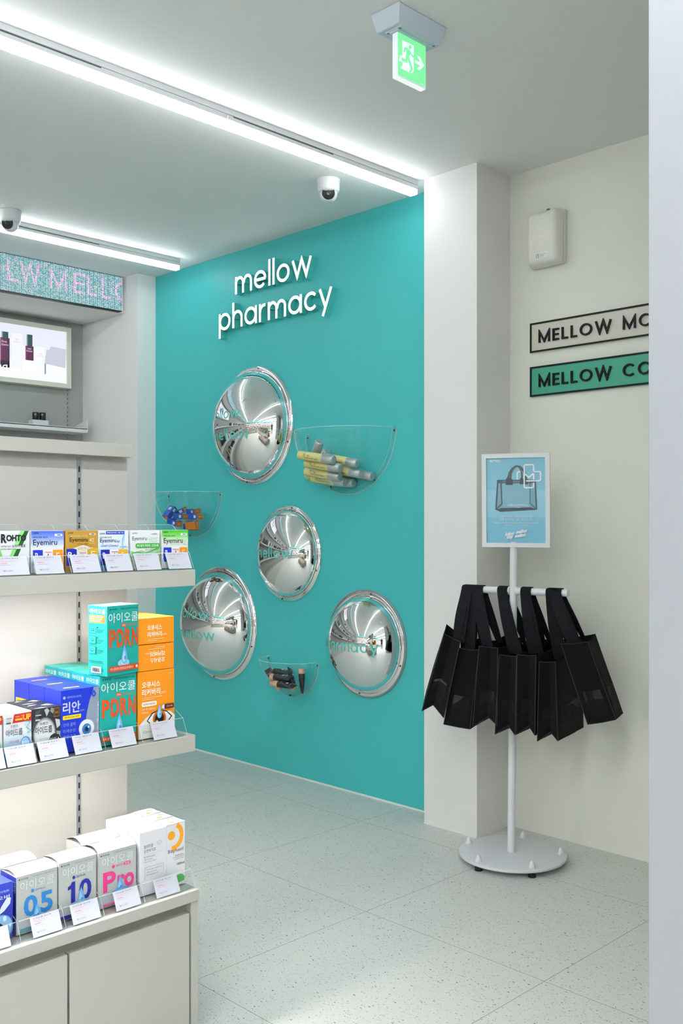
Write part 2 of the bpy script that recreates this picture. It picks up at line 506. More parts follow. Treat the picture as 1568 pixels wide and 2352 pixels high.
# ------------------------------------------------------------------ exit sign
def exit_sign():
    x0, x1, y0, y1 = -1.687, -1.589, 1.774, 1.959
    og = ((x0 + x1) / 2, (y0 + y1) / 2, H)
    root = empty('exit_sign', og, 'illuminated green emergency exit sign with running figure, hanging from the ceiling', 'exit sign')
    bl = mat('pale_blue_plastic', '#bac6d0', 0.3)
    b = MB(); bm = bmesh.new()
    t = .012; z1, z0 = H, H - .047
    vs = [bm.verts.new(p) for p in [(x0, y0, z1), (x1, y0, z1), (x1, y1, z1), (x0, y1, z1), (x0 + t, y0 + t * .9, z0), (x1 - t, y0 + t * .9, z0), (x1 - t, y1 - t * .9, z0), (x0 + t, y1 - t * .9, z0)]]
    for f in [(0, 1, 2, 3), (7, 6, 5, 4), (0, 4, 5, 1), (1, 5, 6, 2), (2, 6, 7, 3), (3, 7, 4, 0)]:
        bm.faces.new([vs[i] for i in f])
    bmesh.ops.recalc_face_normals(bm, faces=bm.faces[:])
    bmesh.ops.bevel(bm, geom=bm.edges[:], offset=.004, segments=3, profile=.5, affect='EDGES')
    b.bm(bm, bl)
    xm = -1.629
    b.box(xm - .026, y0 + .022, z0 - .003, xm + .026, y1 - .022, z0 + .002, bl, .0012)
    b.box(xm - .015, y0 + .025, z0 - .006, xm + .015, y1 - .030, z0 - .002, bl, .0012)
    b.build('housing', root, og)
    for (dx, dy) in ((-.020, .028), (.019, .028), (-.020, .157), (.019, .157)):
        s = MB(); s.lathe([(0, -.0006), (.0032, -.0006), (.0032, .001)], (xm + dx, y0 + dy, z0 - .003), (0, 0, 1), mat('screw_grey', '#6c7478', 0.4, 0.5), 14)
        s.build('screw', root, og)
    fx = -1.622; ya, yb, za, zb = 1.807, 1.914, 2.227, 2.336
    acr = mat('lit_acrylic', '#e8eff2', 0.35, emit=(0.85, 0.95, 1.0), estr=.10)
    p = MB().box(fx - .018, ya - .0005, za - .004, fx, yb + .0005, zb, acr, .0015)
    pan = p.build('light_panel', root, og)
    G = mat('lit_green_film', '#4fa868', 0.3, emit=(0.20, 0.72, 0.32), estr=.80)
    Wt = mat('lit_white_film', '#e9f1f2', 0.3, emit=(0.80, 0.93, 0.93), estr=.40)
    B2 = mat('lit_edge', '#ffffff', 0.4, emit=(0.95, 1, 0.98), estr=.45)
    g = MB()
    def uv(px, py):
        u = (px - 563) / 494
        top = 570 + .553 * (px - 560); bot = 1345 + .476 * (px - 572)
        return ya + u * (yb - ya), zb - (py - top) / (bot - top) * (zb - za)
    def poly(pts, m, k, b=0):
        a = [uv(*q) for q in pts]
        g.add([(fx + .0003 * k, y, z) for y, z in a], [list(range(len(a)))], m)
    def line(pts, wd, m, k):
        a = [uv(*q) for q in pts]
        L, R = ribbon(a, wd * (yb - ya) / 494)
        n = len(L)
        g.add([(fx + .0003 * k, q.x, q.y) for q in L] + [(fx + .0003 * k, q.x, q.y) for q in R], [(j, n + j, n + j + 1, j + 1) for j in range(n - 1)], m)
    g.add([(fx + .0003, ya, za), (fx + .0003, yb, za), (fx + .0003, yb, zb - .003), (fx + .0003, ya, zb - .003)], [(0, 1, 2, 3)], G)
    poly([(635, 740), (838, 840), (838, 1285), (797, 1330), (738, 1297), (600, 1228), (641, 1185)], Wt, 2)
    line([(700, 1120), (612, 1078), (618, 1050), (650, 1056)], 52, Wt, 3)
    poly([(770 + 26 * math.cos(a), 868 + 38 * math.sin(a)) for a in [i * PI / 10 for i in range(20)]], G, 4)
    poly([(700, 885), (770, 920), (775, 985), (745, 1060), (690, 1035), (705, 960)], G, 4.5)
    line([(738, 905), (682, 888), (662, 948)], 27, G, 5)
    line([(752, 930), (806, 1022), (846, 1045)], 24, G, 5.5)
    line([(715, 1030), (704, 1112), (618, 1074)], 36, G, 6)
    line([(728, 1035), (765, 1140), (800, 1262)], 38, G, 6.5)
    line([(805, 1258), (752, 1308)], 22, G, 7)
    poly([(862, 1092), (950, 1135), (893, 1008), (945, 1034), (1028, 1194), (945, 1271), (892, 1245), (952, 1190), (862, 1142)], Wt, 2)
    line([(952, 1492), (1030, 1530)], 5, Wt, 2)
    g.build('pictogram', pan, og)
    e = MB().box(fx - .017, ya + .001, za - .0046, fx - .001, yb - .001, za - .0038, B2)
    e.build('glowing_edge', pan, og)
exit_sign()

# ------------------------------------------------------------------ illuminated wall lettering
def wall_lettering():
    og = (-3.30, GY, 2.13)
    root = empty('wall_sign', og, 'two lines of white lit letters standing off the teal wall', 'sign')
    teal = mat('teal_letter_return', '#4fbdb5', 0.5)
    lit = mat('lit_letter_face', '#ffffff', 0.4, emit=(1, 1, 1), estr=1.3)
    yf = GY - .033
    for s, x0, x1, zb in (('mellow', -3.556, -3.037, 2.173), ('pharmacy', -3.679, -2.912, 2.0195)):
        ws, tw = word(s, .19)
        xh = .080; sx = (x1 - x0) / tw
        for ch, sts in ws:
            bod, fac = MB(), MB()
            for l in sts:
                L, R = ribbon([(x0 + a * sx, zb + b * xh) for a, b in l], SW * xh)
                n = len(L)
                pts = L + R[::-1]
                F = [(q.x, yf, q.y) for q in L] + [(q.x, yf, q.y) for q in R]
                Bk = [(q.x, GY, q.y) for q in L] + [(q.x, GY, q.y) for q in R]
                fac.add([(a, b - .0004, c) for a, b, c in F], [(j, n + j, n + j + 1, j + 1) for j in range(n - 1)], lit)
                vs = F + Bk; m2 = 2 * n
                fs = [(j, j + 1, m2 + j + 1, m2 + j) for j in range(n - 1)] + [(n + j, m2 + n + j, m2 + n + j + 1, n + j + 1) for j in range(n - 1)]
                fs += [(0, m2, m2 + n, n), (n - 1, n + n - 1, m2 + n + n - 1, m2 + n - 1)]
                fs += [(j, n + j, n + j + 1, j + 1) for j in range(n - 1)]
                bod.add(vs, fs, teal)
            o = bod.build('letter', root, og)
            fac.build('lit_face', o, og)
wall_lettering()

# ------------------------------------------------------------------ convex mirrors and half-dome bins
def dome_profile(R, Rb, Hd, p=.6, z0=.010, n=48):
    # thermoformed dome: flatter crown, steep skirt
    out = []
    for i in range(n + 1):
        r = Rb * math.cos(PI / 2 * i / n)
        out.append((r, z0 + Hd * max(0.0, 1 - (r / Rb) ** 2) ** p))
    return out
TEALV = mat('teal_vinyl', '#5cc6bd', 0.45)
def convex_mirror(X, Z, R, kh, lines, label, rim=None, flat=False):
    og = (X, GY, Z)
    root = empty('convex_mirror', og, label, 'mirror', 'chrome dome mirrors on the teal wall')
    Rb = R * .905; Hd = kh * R
    prof = dome_profile(R, Rb, Hd)
    f = MB()
    if flat:
        fl = [(R, 0), (R, .010), (R - .002, .012), (Rb + .004, .012), (Rb + .002, .010), (Rb - .004, .009)]
    else:
        fl = [(R, 0), (R, .004), (R - .004, .008), (R - .010, .012), (Rb + .010, .013), (Rb + .004, .011), (Rb + .001, .0085), (Rb - .004, .008)]
    f.lathe(fl, og, (0, -1, 0), CHROME, 128)
    fo = f.build('flange_ring', root, og)
    if rim:
        MB().lathe([(R + .004, 0), (R + .004, .010), (R - .001, .0125), (R - .001, .011)], og, (0, -1, 0), mat('grey_rim', '#8d9294', 0.5), 128).build('rubber_rim', root, og)
    d = MB(); d.lathe(prof, og, (0, -1, 0), CHROME, 128)
    dome = d.build('dome', root, og)
    for a in (80, 200, 262, 340):
        s = MB(); rr = (R + Rb) / 2 + .002
        p = (X + rr * math.cos(math.radians(a)), GY - .0125, Z + rr * math.sin(math.radians(a)))
        s.lathe([(.004, 0), (.0035, .0018), (0, .0025)], p, (0, -1, 0), mat('dark_screw', '#4a3f36', 0.4, 0.6), 12)
        s.build('screw', fo, og)
    for (s, cx, zc, xh, wd) in lines:
        ws, tw = word(s, .30)
        sx = wd / tw
        m = MB()
        for ch, sts in ws:
            for l in sts:
                # subdivide
                pts = []
                for (a, b), (c, e) in zip(l[:-1], l[1:]):
                    k = max(1, int(math.hypot((c - a) * sx, (e - b) * xh) / .004))
                    pts += [(a + (c - a) * i / k, b + (e - b) * i / k) for i in range(k)]
                pts.append(l[-1])
                L, Rr = ribbon([(cx - wd / 2 + a * sx, zc + b * xh) for a, b in pts], .19 * xh)
                n = len(L)
                def on(q):
                    h = .0107 + Hd * max(0.0, 1 - (q.x * q.x + q.y * q.y) / (Rb * Rb)) ** .6
                    return (X + q.x, GY - h, Z + q.y)
                m.add([on(q) for q in L] + [on(q) for q in Rr], [(j, n + j, n + j + 1, j + 1) for j in range(n - 1)], TEALV)
        m.build('vinyl_lettering', dome, og)
    return root
convex_mirror(-3.459, 1.561, .272, .57, [('follow,', -.014, .020, .034, .225), ('mellow', .002, -.074, .034, .250)], 'large chrome dome mirror highest on the teal wall, beside the large bin')
convex_mirror(-3.221, .980, .212, .45, [('mellow', 0, -.018, .034, .235)], 'smallest chrome dome mirror in the middle of the wall, with one word on it')
convex_mirror(-3.707, .636, .271, .59, [('follow', -.010, .034, .034, .220), ('mellow', .004, -.061, .034, .255)], 'large chrome dome mirror low on the teal wall behind the end of the shelf unit')
convex_mirror(-2.745, .623, .215, .58, [('pharmacy', -.006, -.020, .034, .305)], 'chrome dome mirror with grey outer rim, nearest the tote bag stand', True, True)

def half_bin(X, Z, R, label, screws, hk=.83):
    og = (X, GY, Z)
    root = empty('wall_bin', og, label, 'wall bin', 'clear half-dome bins on the teal wall')
    Rb = R * .915; Hd = hk * R
    prof = dome_profile(R, Rb, Hd, .5, .004, 30)
    d = MB(); d.lathe([(Rb + .003, .003)] + prof, og, (0, -1, 0), ACRYL, 56, PI, 2 * PI)
    d.build('half_dome', root, og)
    e = MB()
    for sg in (-1, 1):
        pass
    rimp = [(X + r, GY - h, Z) for r, h in prof] + [(X - r, GY - h, Z) for r, h in prof[::-1][1:]]
    e.tube(rimp, .0013, ACRYL_E, 8)
    e.build('rim_edge', root, og)
    f = MB(); f.lathe([(R, .0005), (R, .0038), (Rb, .0042)], og, (0, -1, 0), ACRYL, 72, PI, 2 * PI, False)
    f.lathe([(R + .0008, .0003), (R + .0008, .0042), (R - .0018, .0046), (R - .0018, .0035)], og, (0, -1, 0), ACRYL_E, 72, PI, 2 * PI, False)
    f.lathe([(Rb + .0016, .0046), (Rb + .0002, .0052)], og, (0, -1, 0), ACRYL_E, 72, PI, 2 * PI, False)
    fo = f.build('mounting_flange', root, og)
    for a in screws:
        rr = (R + Rb) / 2
        s = MB(); s.lathe([(.0045, 0), (.004, .0018), (0, .0026)], (X + rr * math.cos(math.radians(a)), GY - .0044, Z + rr * math.sin(math.radians(a))), (0, -1, 0), mat('dark_screw', '#4a3f36', 0.4, 0.6), 12)
        s.build('screw', fo, og)
    return root
half_bin(-2.8415, 1.4935, .2625, 'large clear half-dome wall bin full of yellow bottles with silver caps', (183, 245, 305, 357))
half_bin(-3.918, 1.264, .222, 'clear half-dome wall bin holding small blue and orange boxes', (184, 225, 262, 356))
half_bin(-3.1925, .5155, .1685, 'small clear half-dome wall bin holding black tubes with peach caps', (184, 265, 356))

# ---- bottles in the large bin
def bottle(p1, d, label, first=None, L=.178, r=.0182):
    """p1 = centre of the cap end, d = direction from base to cap"""
    d = Vector(d).normalized()
    name = 'toner_bottle'
    if first is None:
        body = MB()
        yel = mat('yellow_bottle', '#ded58a', 0.25); cap = mat('silver_cap', '#b9bec0', 0.3, 0.55)
        body.lathe([(0, 0), (r - .003, 0), (r, .003), (r, L * .70)], (0, 0, 0), (0, 0, 1), yel, 28)
        Wd = .062; o = body.build(name)
        c = MB(); c.lathe([(r + .0002, L * .70), (r + .0002, L - .003), (r - .0025, L), (r * .6, L), (0, L - .0005)], (0, 0, 0), (0, 0, 1), cap, 28)
        c.build('screw_cap', o)
        pr = MB()
        def wrap(s, a0, z0, z1, wa, col):      # lettering running along the axis, wrapped on the cylinder
            vs, fs = text_geo(s, .01)
            pr.add([((r + .0003) * math.cos(a0 + y * wa), (r + .0003) * math.sin(a0 + y * wa), z0 + x * (z1 - z0)) for x, y in [(1 - q[0], q[1]) for q in vs]], [f[::-1] for f in fs], ink(col))
        for base in (0.0, PI):
            wrap('CNP Laboratory', base + .2, L * .22, L * .62, .38, '#2b2c22')
            wrap('PROPOLIS ENERGY', base - .35, L * .30, L * .36, .5, '#c9803a')
            wrap('ACTIVE AMPULE', base - .55, L * .18, L * .26, .8, '#8b8350')
        pr.build('printed_label', o)
    else:
        o = dup(first)
    q = d.to_track_quat('Z', 'Y')
    o.rotation_mode = 'QUATERNION'
    o.rotation_quaternion = q
    o.location = Vector(p1) - d * L
    return tag(o, label, 'bottle', 'yellow bottles in the large wall bin')
DB = (.95, .16, -.15)
B0 = bottle((-2.775, 2.712, 1.364), DB, 'yellow bottle with silver cap lying topmost at the front of the bin')
for p, d, lb in [((-2.768, 2.742, 1.332), DB, 'yellow bottle with silver cap directly under the topmost front one'),
                 ((-2.796, 2.768, 1.300), DB, 'yellow bottle with silver cap third down at the front of the bin'),
                 ((-2.806, 2.806, 1.279), (.96, .10, -.12), 'yellow bottle with silver cap lying at the very bottom front of the bin'),
                 ((-2.794, 2.845, 1.276), (.97, .0, -.08), 'yellow bottle with silver cap lying at the bottom against the wall'),
                 ((-2.725, 2.797, 1.352), (.95, .10, -.17), 'yellow bottle with silver cap lying highest at the back of the bin'),
                 ((-2.721, 2.812, 1.309), (.95, .12, -.17), 'yellow bottle in the middle of the bin, cap right of the front stack'),
                 ((-2.690, 2.846, 1.299), (.97, .0, -.19), 'yellow bottle whose silver cap reaches farthest to the right in the bin'),
                 ((-2.892, 2.745, 1.447), (.55, -.22, .62), 'yellow bottle standing up with its silver cap raised above the pile'),
                 ((-2.938, 2.832, 1.414), (.35, -.05, .25), 'yellow bottle behind the topmost one, only its silver cap showing')]:
    bottle(p, d, lb, B0)

# ---- small boxes in the left bin
def small_box(c, rot, label, ori=False, first=None):
    if first is None:
        m = MB()
        bl = mat('foil_blue_carton', '#2f5fc4', 0.25, 0.25); orr = mat('foil_orange_carton', '#c9772c', 0.35, 0.15)
        x, y, z = .034, .019, .0125
        m.box(-x, -y, -z, x, y, z, bl)
        m.add([(x + .0002, -y, -z), (x + .0002, y, -z), (x + .0002, y, z), (x + .0002, -y, z)], [(0, 1, 2, 3)], orr)
        m.add([(-x - .0002, y, -z), (-x - .0002, -y, -z), (-x - .0002, -y, z), (-x - .0002, y, z)], [(0, 1, 2, 3)], orr)
        m.add([(-x, y, -z - .0002), (x, y, -z - .0002), (x, -y, -z - .0002), (-x, -y, -z - .0002)], [(0, 1, 2, 3)], orr)
        for (o, U, V, Wd, Hd) in (((-x, -y, -z), (1, 0, 0), (0, 0, 1), 2 * x, 2 * z), ((-x, -y, z), (1, 0, 0), (0, 1, 0), 2 * x, 2 * y)):
            prnt(m, o, U, V, Wd, Hd, [('r', .62, .28, .86, .78, '#dfe3ea'), ('t', 'ACTIVE', .65, .55, .83, .70, '#333333'), ('t', '0123', .65, .35, .83, .48, '#333333')], .0004)
        prnt(m, (x, -y, -z), (0, 1, 0), (0, 0, 1), 2 * y, 2 * z, [('t', 'JULY', .25, .35, .75, .65, '#f0d8b8')], .0006)
        o = m.build('cosmetic_box')
    else:
        o = dup(first)
    o.location = c
    o.rotation_euler = [math.radians(a) for a in rot]
    return tag(o, label, 'box', 'small cartons in the left wall bin')
S0 = small_box((-3.826, 2.795, 1.170), (8, 0, -4), 'small blue box with orange end lying highest in the left wall bin')
for c, r, lb in [((-3.951, 2.745, 1.165), (10, -50, 88), 'small box standing on edge showing its orange face, farthest left in the bin'),
                 ((-3.965, 2.815, 1.168), (14, -24, 22), 'small blue box mostly hidden behind the others in the bin'),
                 ((-3.767, 2.765, 1.143), (0, 0, 2), 'small shiny blue box just under the highest one, reaching farthest right'),
                 ((-3.874, 2.755, 1.146), (0, 4, 6), 'small blue box with white barcode label in the centre of the pile'),
                 ((-3.895, 2.735, 1.117), (0, 14, 4), 'small blue box sloping down at the lower left of the pile'),
                 ((-3.772, 2.748, 1.104), (-78, 0, 8), 'small box with blue top and brown side at the bottom right of the pile'),
                 ((-3.842, 2.790, 1.095), (0, 6, 0), 'small dark blue box lying at the very bottom of the pile')]:
    small_box(c, r, lb, first=S0)

# ---- tubes in the small bin
def squeeze_tube(pc, pe, label, roll=0.0, first=None, L=.105):
    if first is None:
        m = MB(); bk = mat('black_tube', '#1c1f24', 0.35)
        N = 20
        prof = [(.000, .0135, .0135), (.02, .0145, .0140), (.06, .0175, .0085), (.082, .0190, .0022), (.086, .0190, .0010)]
        vs, fs = [], []
        for z, a, b in prof:
            vs += [(a * math.cos(2 * PI * k / N), b * math.sin(2 * PI * k / N), z) for k in range(N)]
        for i in range(len(prof) - 1):
            fs += [(i * N + k, i * N + (k + 1) % N, (i + 1) * N + (k + 1) % N, (i + 1) * N + k) for k in range(N)]
        m.add(vs, fs, bk, True); m.add(vs[-N:], [list(range(N))], bk); m.add(vs[:N], [list(range(N))[::-1]], bk)
        o = m.build('cream_tube')
        c = MB(); c.lathe([(.0142, .001), (.0142, -.018), (.013, -.0195), (.004, -.0195), (0, -.019)], (0, 0, 0), (0, 0, 1), mat('peach_cap', '#d3a58a', 0.4), 22)
        c.build('screw_cap', o)
        pr = MB()
        def zpt(u, v, sg):
            z = .012 + u * .07
            b = .0145 - (z - .02) / .06 * .008 if z > .02 else .0142
            return ((v - .5) * .022, sg * (max(.0022, b) * math.sqrt(max(0.05, 1 - ((v - .5) * .022 / .0185) ** 2)) + .0008), z)
        for sg in (1, -1):
            for s, u0, u1, v0, v1, col in (('VON', .70, .80, .05, .95, '#c9a08a'), ('CLEAN BALANCING', .06, .16, .2, .8, '#8a8d92')):
                vs, fs = text_geo(s, .01)
                pr.add([zpt(u0 + y * (u1 - u0), v0 + x * (v1 - v0), sg) for x, y in vs], fs, ink(col))
            pr.add([zpt(a, b, sg * 1.02) for a, b in ((.44, .35), (.58, .35), (.58, .8), (.44, .8))], [(0, 1, 2, 3)], ink('#c6ced2'))
        pr.build('printed_label', o)
    else:
        o = dup(first)
    d = (Vector(pe) - Vector(pc)).normalized()
    o.rotation_mode = 'QUATERNION'
    from mathutils import Quaternion
    o.rotation_quaternion = d.to_track_quat('Z', 'Y') @ Quaternion((0, 0, 1), roll)
    o.location = pc
    return tag(o, label, 'tube', 'black tubes in the small wall bin')
T0 = squeeze_tube((-3.182, 2.752, .450), (-3.075, 2.775, .452), 'black tube with peach cap lying in the middle of the small wall bin', .3)
for a, b, r, lb in [((-3.222, 2.785, .467), (-3.12, 2.805, .469), .3, 'black tube with peach cap lying topmost in the small wall bin'),
                    ((-3.146, 2.742, .425), (-3.04, 2.765, .420), .3, 'black tube with peach cap lying lowest at the front of the bin'),
                    ((-3.206, 2.775, .420), (-3.10, 2.800, .440), .2, 'black tube at lower left, only its peach cap showing'),
                    ((-3.120, 2.800, .415), (-3.178, 2.832, .500), .8, 'black tube standing on its cap, pointed end rising highest'),
                    ((-3.205, 2.790, .405), (-3.243, 2.758, .485), 1.2, 'black tube end up at the far left of the bin'),
                    ((-3.077, 2.815, .472), (-3.077, 2.815, .40), .4, 'black tube upright on the right with peach cap on top')]:
    squeeze_tube(a, b, lb, r, T0)

# ------------------------------------------------------------------ name boards and wall device
def name_board(z0, z1, words, face, label):
    x0, x1 = -2.013, -.90
    og = (x0, Y1, z0)
    root = empty('name_board', og, label, 'sign', 'outlined name boards on the right wall')
    MB().box(x0, Y1 - .008, z0, x1, Y1, z1, face, .0005).build('board', root, og)
    bk = mat('dark_green_black', '#0b1013', 0.45, spec=.25)
    t = .0062; f = MB()
    for a in ((x0, z1 - t, x1, z1), (x0, z0, x1, z0 + t), (x0, z0 + t, x0 + t, z1 - t), (x1 - t, z0 + t, x1, z1 - t)):
        f.box(a[0], Y1 - .011, a[1], a[2], Y1 - .0079, a[3], bk)
    f.build('border_frame', root, og)
    ws, tw = word(words, .27)
    xh = .0425; xs = x0 + .038; zb = z0 + (z1 - z0) / 2 - xh / 2
    sx = xh * 1.0
    for ch, sts in ws:
        if not sts: continue
        m = MB()
        for l in sts:
            L, R = ribbon([(xs + a * sx, zb + b * xh) for a, b in l], .15 * xh)
            n = len(L); ya, yb = Y1 - .0145, Y1 - .008
            F = [(q.x, ya, q.y) for q in L] + [(q.x, ya, q.y) for q in R]
            Bk = [(a, yb, c) for a, _, c in F]; m2 = 2 * n
            fs = [(j, n + j, n + j + 1, j + 1) for j in range(n - 1)] + [(j, j + 1, m2 + j + 1, m2 + j) for j in range(n - 1)] + [(n + j, m2 + n + j, m2 + n + j + 1, n + j + 1) for j in range(n - 1)] + [(0, m2, m2 + n, n), (n - 1, 2 * n - 1, m2 + 2 * n - 1, m2 + n - 1)]
            m.add(F + Bk, fs, bk)
        m.build('letter', root, og)
name_board(1.724, 1.830, 'MELLOW MO', mat('cream_board', '#d0cbbf', 0.4), 'cream name board with black outline and raised capitals, above the green one')
name_board(1.566, 1.673, 'MELLOW CO', mat('green_board', '#41a287', 0.4), 'green name board with black outline and raised capitals, under the cream one')

def wall_device():
    x0, x1, z0, z1 = -2.006, -1.862, 2.018, 2.213
    og = ((x0 + x1) / 2, Y1, (z0 + z1) / 2)
    root = empty('wall_speaker', og, 'white rounded box with small perforations mounted high on the right wall', 'wall speaker')
    pl = mat('ivory_plastic', '#dcdcd2', 0.4)
    MB().box(x0 + .004, Y1 - .018, z0 + .004, x1 - .004, Y1, z1 - .004, pl, .004).build('back_plate', root, og)
    m = MB(); bm = bmesh.new(); bmesh.ops.create_cube(bm, size=1)
    for v in bm.verts:
        fr = .82 if v.co.y < 0 else 1
        v.co = Vector((og[0] + v.co.x * (x1 - x0) * fr, Y1 - .039 + v.co.y * .044, og[2] + v.co.z * (z1 - z0) * (fr * .5 + .5)))
    bmesh.ops.bevel(bm, geom=bm.edges[:], offset=.015, segments=5, profile=.5, affect='EDGES')
    m.bm(bm, pl, True)
    cov = m.build('cover', root, og)
    h = MB(); hm = mat('perforation', '#b9b9ae', 0.6)
    for i in range(9):
        for j in range(6):
            cx = og[0] - .032 + i * .008 + (j % 2) * .004; cz = z0 + .050 + j * .0072
            h.lathe([(.0016, 0), (.0012, .0004), (0, .0004)], (cx, Y1 - .0608, cz), (0, -1, 0), hm, 8)
    h.build('perforations', cov, og)
    s = MB()
    prnt(s, (og[0] - .022, Y1 - .0612, z0 + .022), (1, 0, 0), (0, 0, 1), .048, .020, [('r', 0, 0, 1, 1, '#e6e7e4'), ('r', .06, .15, .28, .85, '#555a58'), ('r', .10, .22, .24, .78, '#e6e7e4'), ('s', [(.13, .35), (.21, .7)], .03, '#555a58'), ('t', 'KEEP CLEAR', .36, .62, .92, .8, '#666666'), ('t', 'OF HEAT', .36, .38, .8, .54, '#666666'), ('t', 'AC 220V', .36, .14, .7, .3, '#666666')])
    s.build('rating_label', cov, og)
    k = MB(); k.lathe([(.006, 0), (.006, .002), (.004, .003), (.0035, .001), (0, .001)], (og[0] + .018, Y1 - .040, z1 - .0015), (0, 0, 1), STEEL, 16)
    k.build('key_lock', root, og)
wall_device()
# ------------------------------------------------------------------ dot matrix display on the bulkhead
def dot_material(name, cols, strength, pitch=.0055):
    m = bpy.data.materials.new(name); m.use_nodes = True
    nt = m.node_tree; N = nt.nodes.new; L = nt.links.new
    p = nt.nodes['Principled BSDF']; p.inputs['Base Color'].default_value = (.01, .012, .014, 1); p.inputs['Roughness'].default_value = .5
    tc = N('ShaderNodeTexCoord'); sx = N('ShaderNodeSeparateXYZ'); L(tc.outputs['Object'], sx.inputs[0])
    def cell(o):
        d = N('ShaderNodeMath'); d.operation = 'DIVIDE'; d.inputs[1].default_value = pitch; L(o, d.inputs[0])
        f = N('ShaderNodeMath'); f.operation = 'FRACT'; L(d.outputs[0], f.inputs[0])
        s = N('ShaderNodeMath'); s.operation = 'SUBTRACT'; s.inputs[1].default_value = .5; L(f.outputs[0], s.inputs[0])
        q = N('ShaderNodeMath'); q.operation = 'MULTIPLY'; L(s.outputs[0], q.inputs[0]); L(s.outputs[0], q.inputs[1])
        fl = N('ShaderNodeMath'); fl.operation = 'FLOOR'; L(d.outputs[0], fl.inputs[0])
        return q.outputs[0], fl.outputs[0]
    qy, iy = cell(sx.outputs['Y']); qz, iz = cell(sx.outputs['Z'])
    a = N('ShaderNodeMath'); a.operation = 'ADD'; L(qy, a.inputs[0]); L(qz, a.inputs[1])
    lt = N('ShaderNodeMath'); lt.operation = 'LESS_THAN'; lt.inputs[1].default_value = .135; L(a.outputs[0], lt.inputs[0])
    cb = N('ShaderNodeCombineXYZ'); L(iy, cb.inputs[0]); L(iz, cb.inputs[1])
    wn = N('ShaderNodeTexWhiteNoise'); wn.noise_dimensions = '2D'; L(cb.outputs[0], wn.inputs['Vector'])
    cr = N('ShaderNodeValToRGB'); cr.color_ramp.interpolation = 'CONSTANT'
    e = cr.color_ramp.elements
    for i, c in enumerate(cols):
        el = e[i] if i < 2 else e.new(i / len(cols))
        el.position = i / len(cols); el.color = rgb(c)
    L(wn.outputs['Value'], cr.inputs[0])
    L(cr.outputs[0], p.inputs['Emission Color'])
    ml = N('ShaderNodeMath'); ml.operation = 'MULTIPLY'; ml.inputs[1].default_value = strength; L(lt.outputs[0], ml.inputs[0])
    L(ml.outputs[0], p.inputs['Emission Strength'])
    return m
def dot_display():
    og = (-4.388, 2.09, 2.21)
    root = empty('dot_matrix_display', og, 'long dot matrix LED display under the ceiling showing scrolling capitals', 'display')
    MB().box(-4.388, -4.0, 2.207, -4.3735, 2.744, H - .001, BLACK).build('display_housing', root, og)
    MB().box(-4.388, -4.0, 2.200, -4.365, 2.728, 2.2069, BLACK, .001).build('bottom_rail', root, og)
    s = MB(); s.add([(-4.3730, -3.99, 2.209), (-4.3730, 2.743, 2.209), (-4.3730, 2.743, H - .003), (-4.3730, -3.99, H - .003)], [(0, 1, 2, 3)], dot_material('teal_led_dots', ['#86d8ce', '#b5f0ea', '#9cc6ee', '#f2fbff', '#74c8c4', '#c4e8ff'], 1.35))
    sc = s.build('led_screen', root, og)
    pk = dot_material('pink_led_dots', ['#f3b6ee', '#ffd9f6', '#d9a4f0', '#ffe9fb'], 2.0)
    m = MB()
    for ch, y0, y1 in (('L', 2.113, 2.177), ('W', 2.183, 2.286), ('M', 2.338, 2.429), ('E', 2.463, 2.531), ('L', 2.542, 2.595), ('L', 2.620, 2.676), ('O', 2.699, 2.80)):
        st, adv = glyph(ch)
        for l in st:
            L, R = ribbon([(y0 + a / adv * (y1 - y0), 2.258 + b * .103) for a, b in l], .0115)
            n = len(L)
            pts = [(-4.3722, min(q.x, 2.742), q.y) for q in L] + [(-4.3722, min(q.x, 2.742), q.y) for q in R]
            m.add(pts, [(j, n + j, n + j + 1, j + 1) for j in range(n - 1)], pk)
    m.build('scrolling_letters', sc, og)
dot_display()

# ------------------------------------------------------------------ slotted uprights, light box and shelf of the niche
def slotted_upright(x, y, z0, z1, face, label, n, wd=.010):
    og = (x, y, z0)
    root = empty('slotted_upright', og, label, 'upright')
    MB().box(x, y - wd / 2, z0, x + .003, y + wd / 2, z1, mat('zinc_steel', '#a9adb0', 0.4, 0.6)).build('rail', root, og)
    m = MB(); dk = mat('slot_black', '#15171a', 0.6)
    for i in range(n):
        zc = z0 + (i + .5) * (z1 - z0) / n
        m.box(x + .0028, y - wd * .16, zc - .006, x + .0034, y + wd * .16, zc + .006, dk)
    m.build('slots', root, og)
    return root
slotted_upright(-4.795, 2.668, 1.30, 2.203, 1, 'thin slotted steel upright on the grey panel beside the light box', 38, .009)

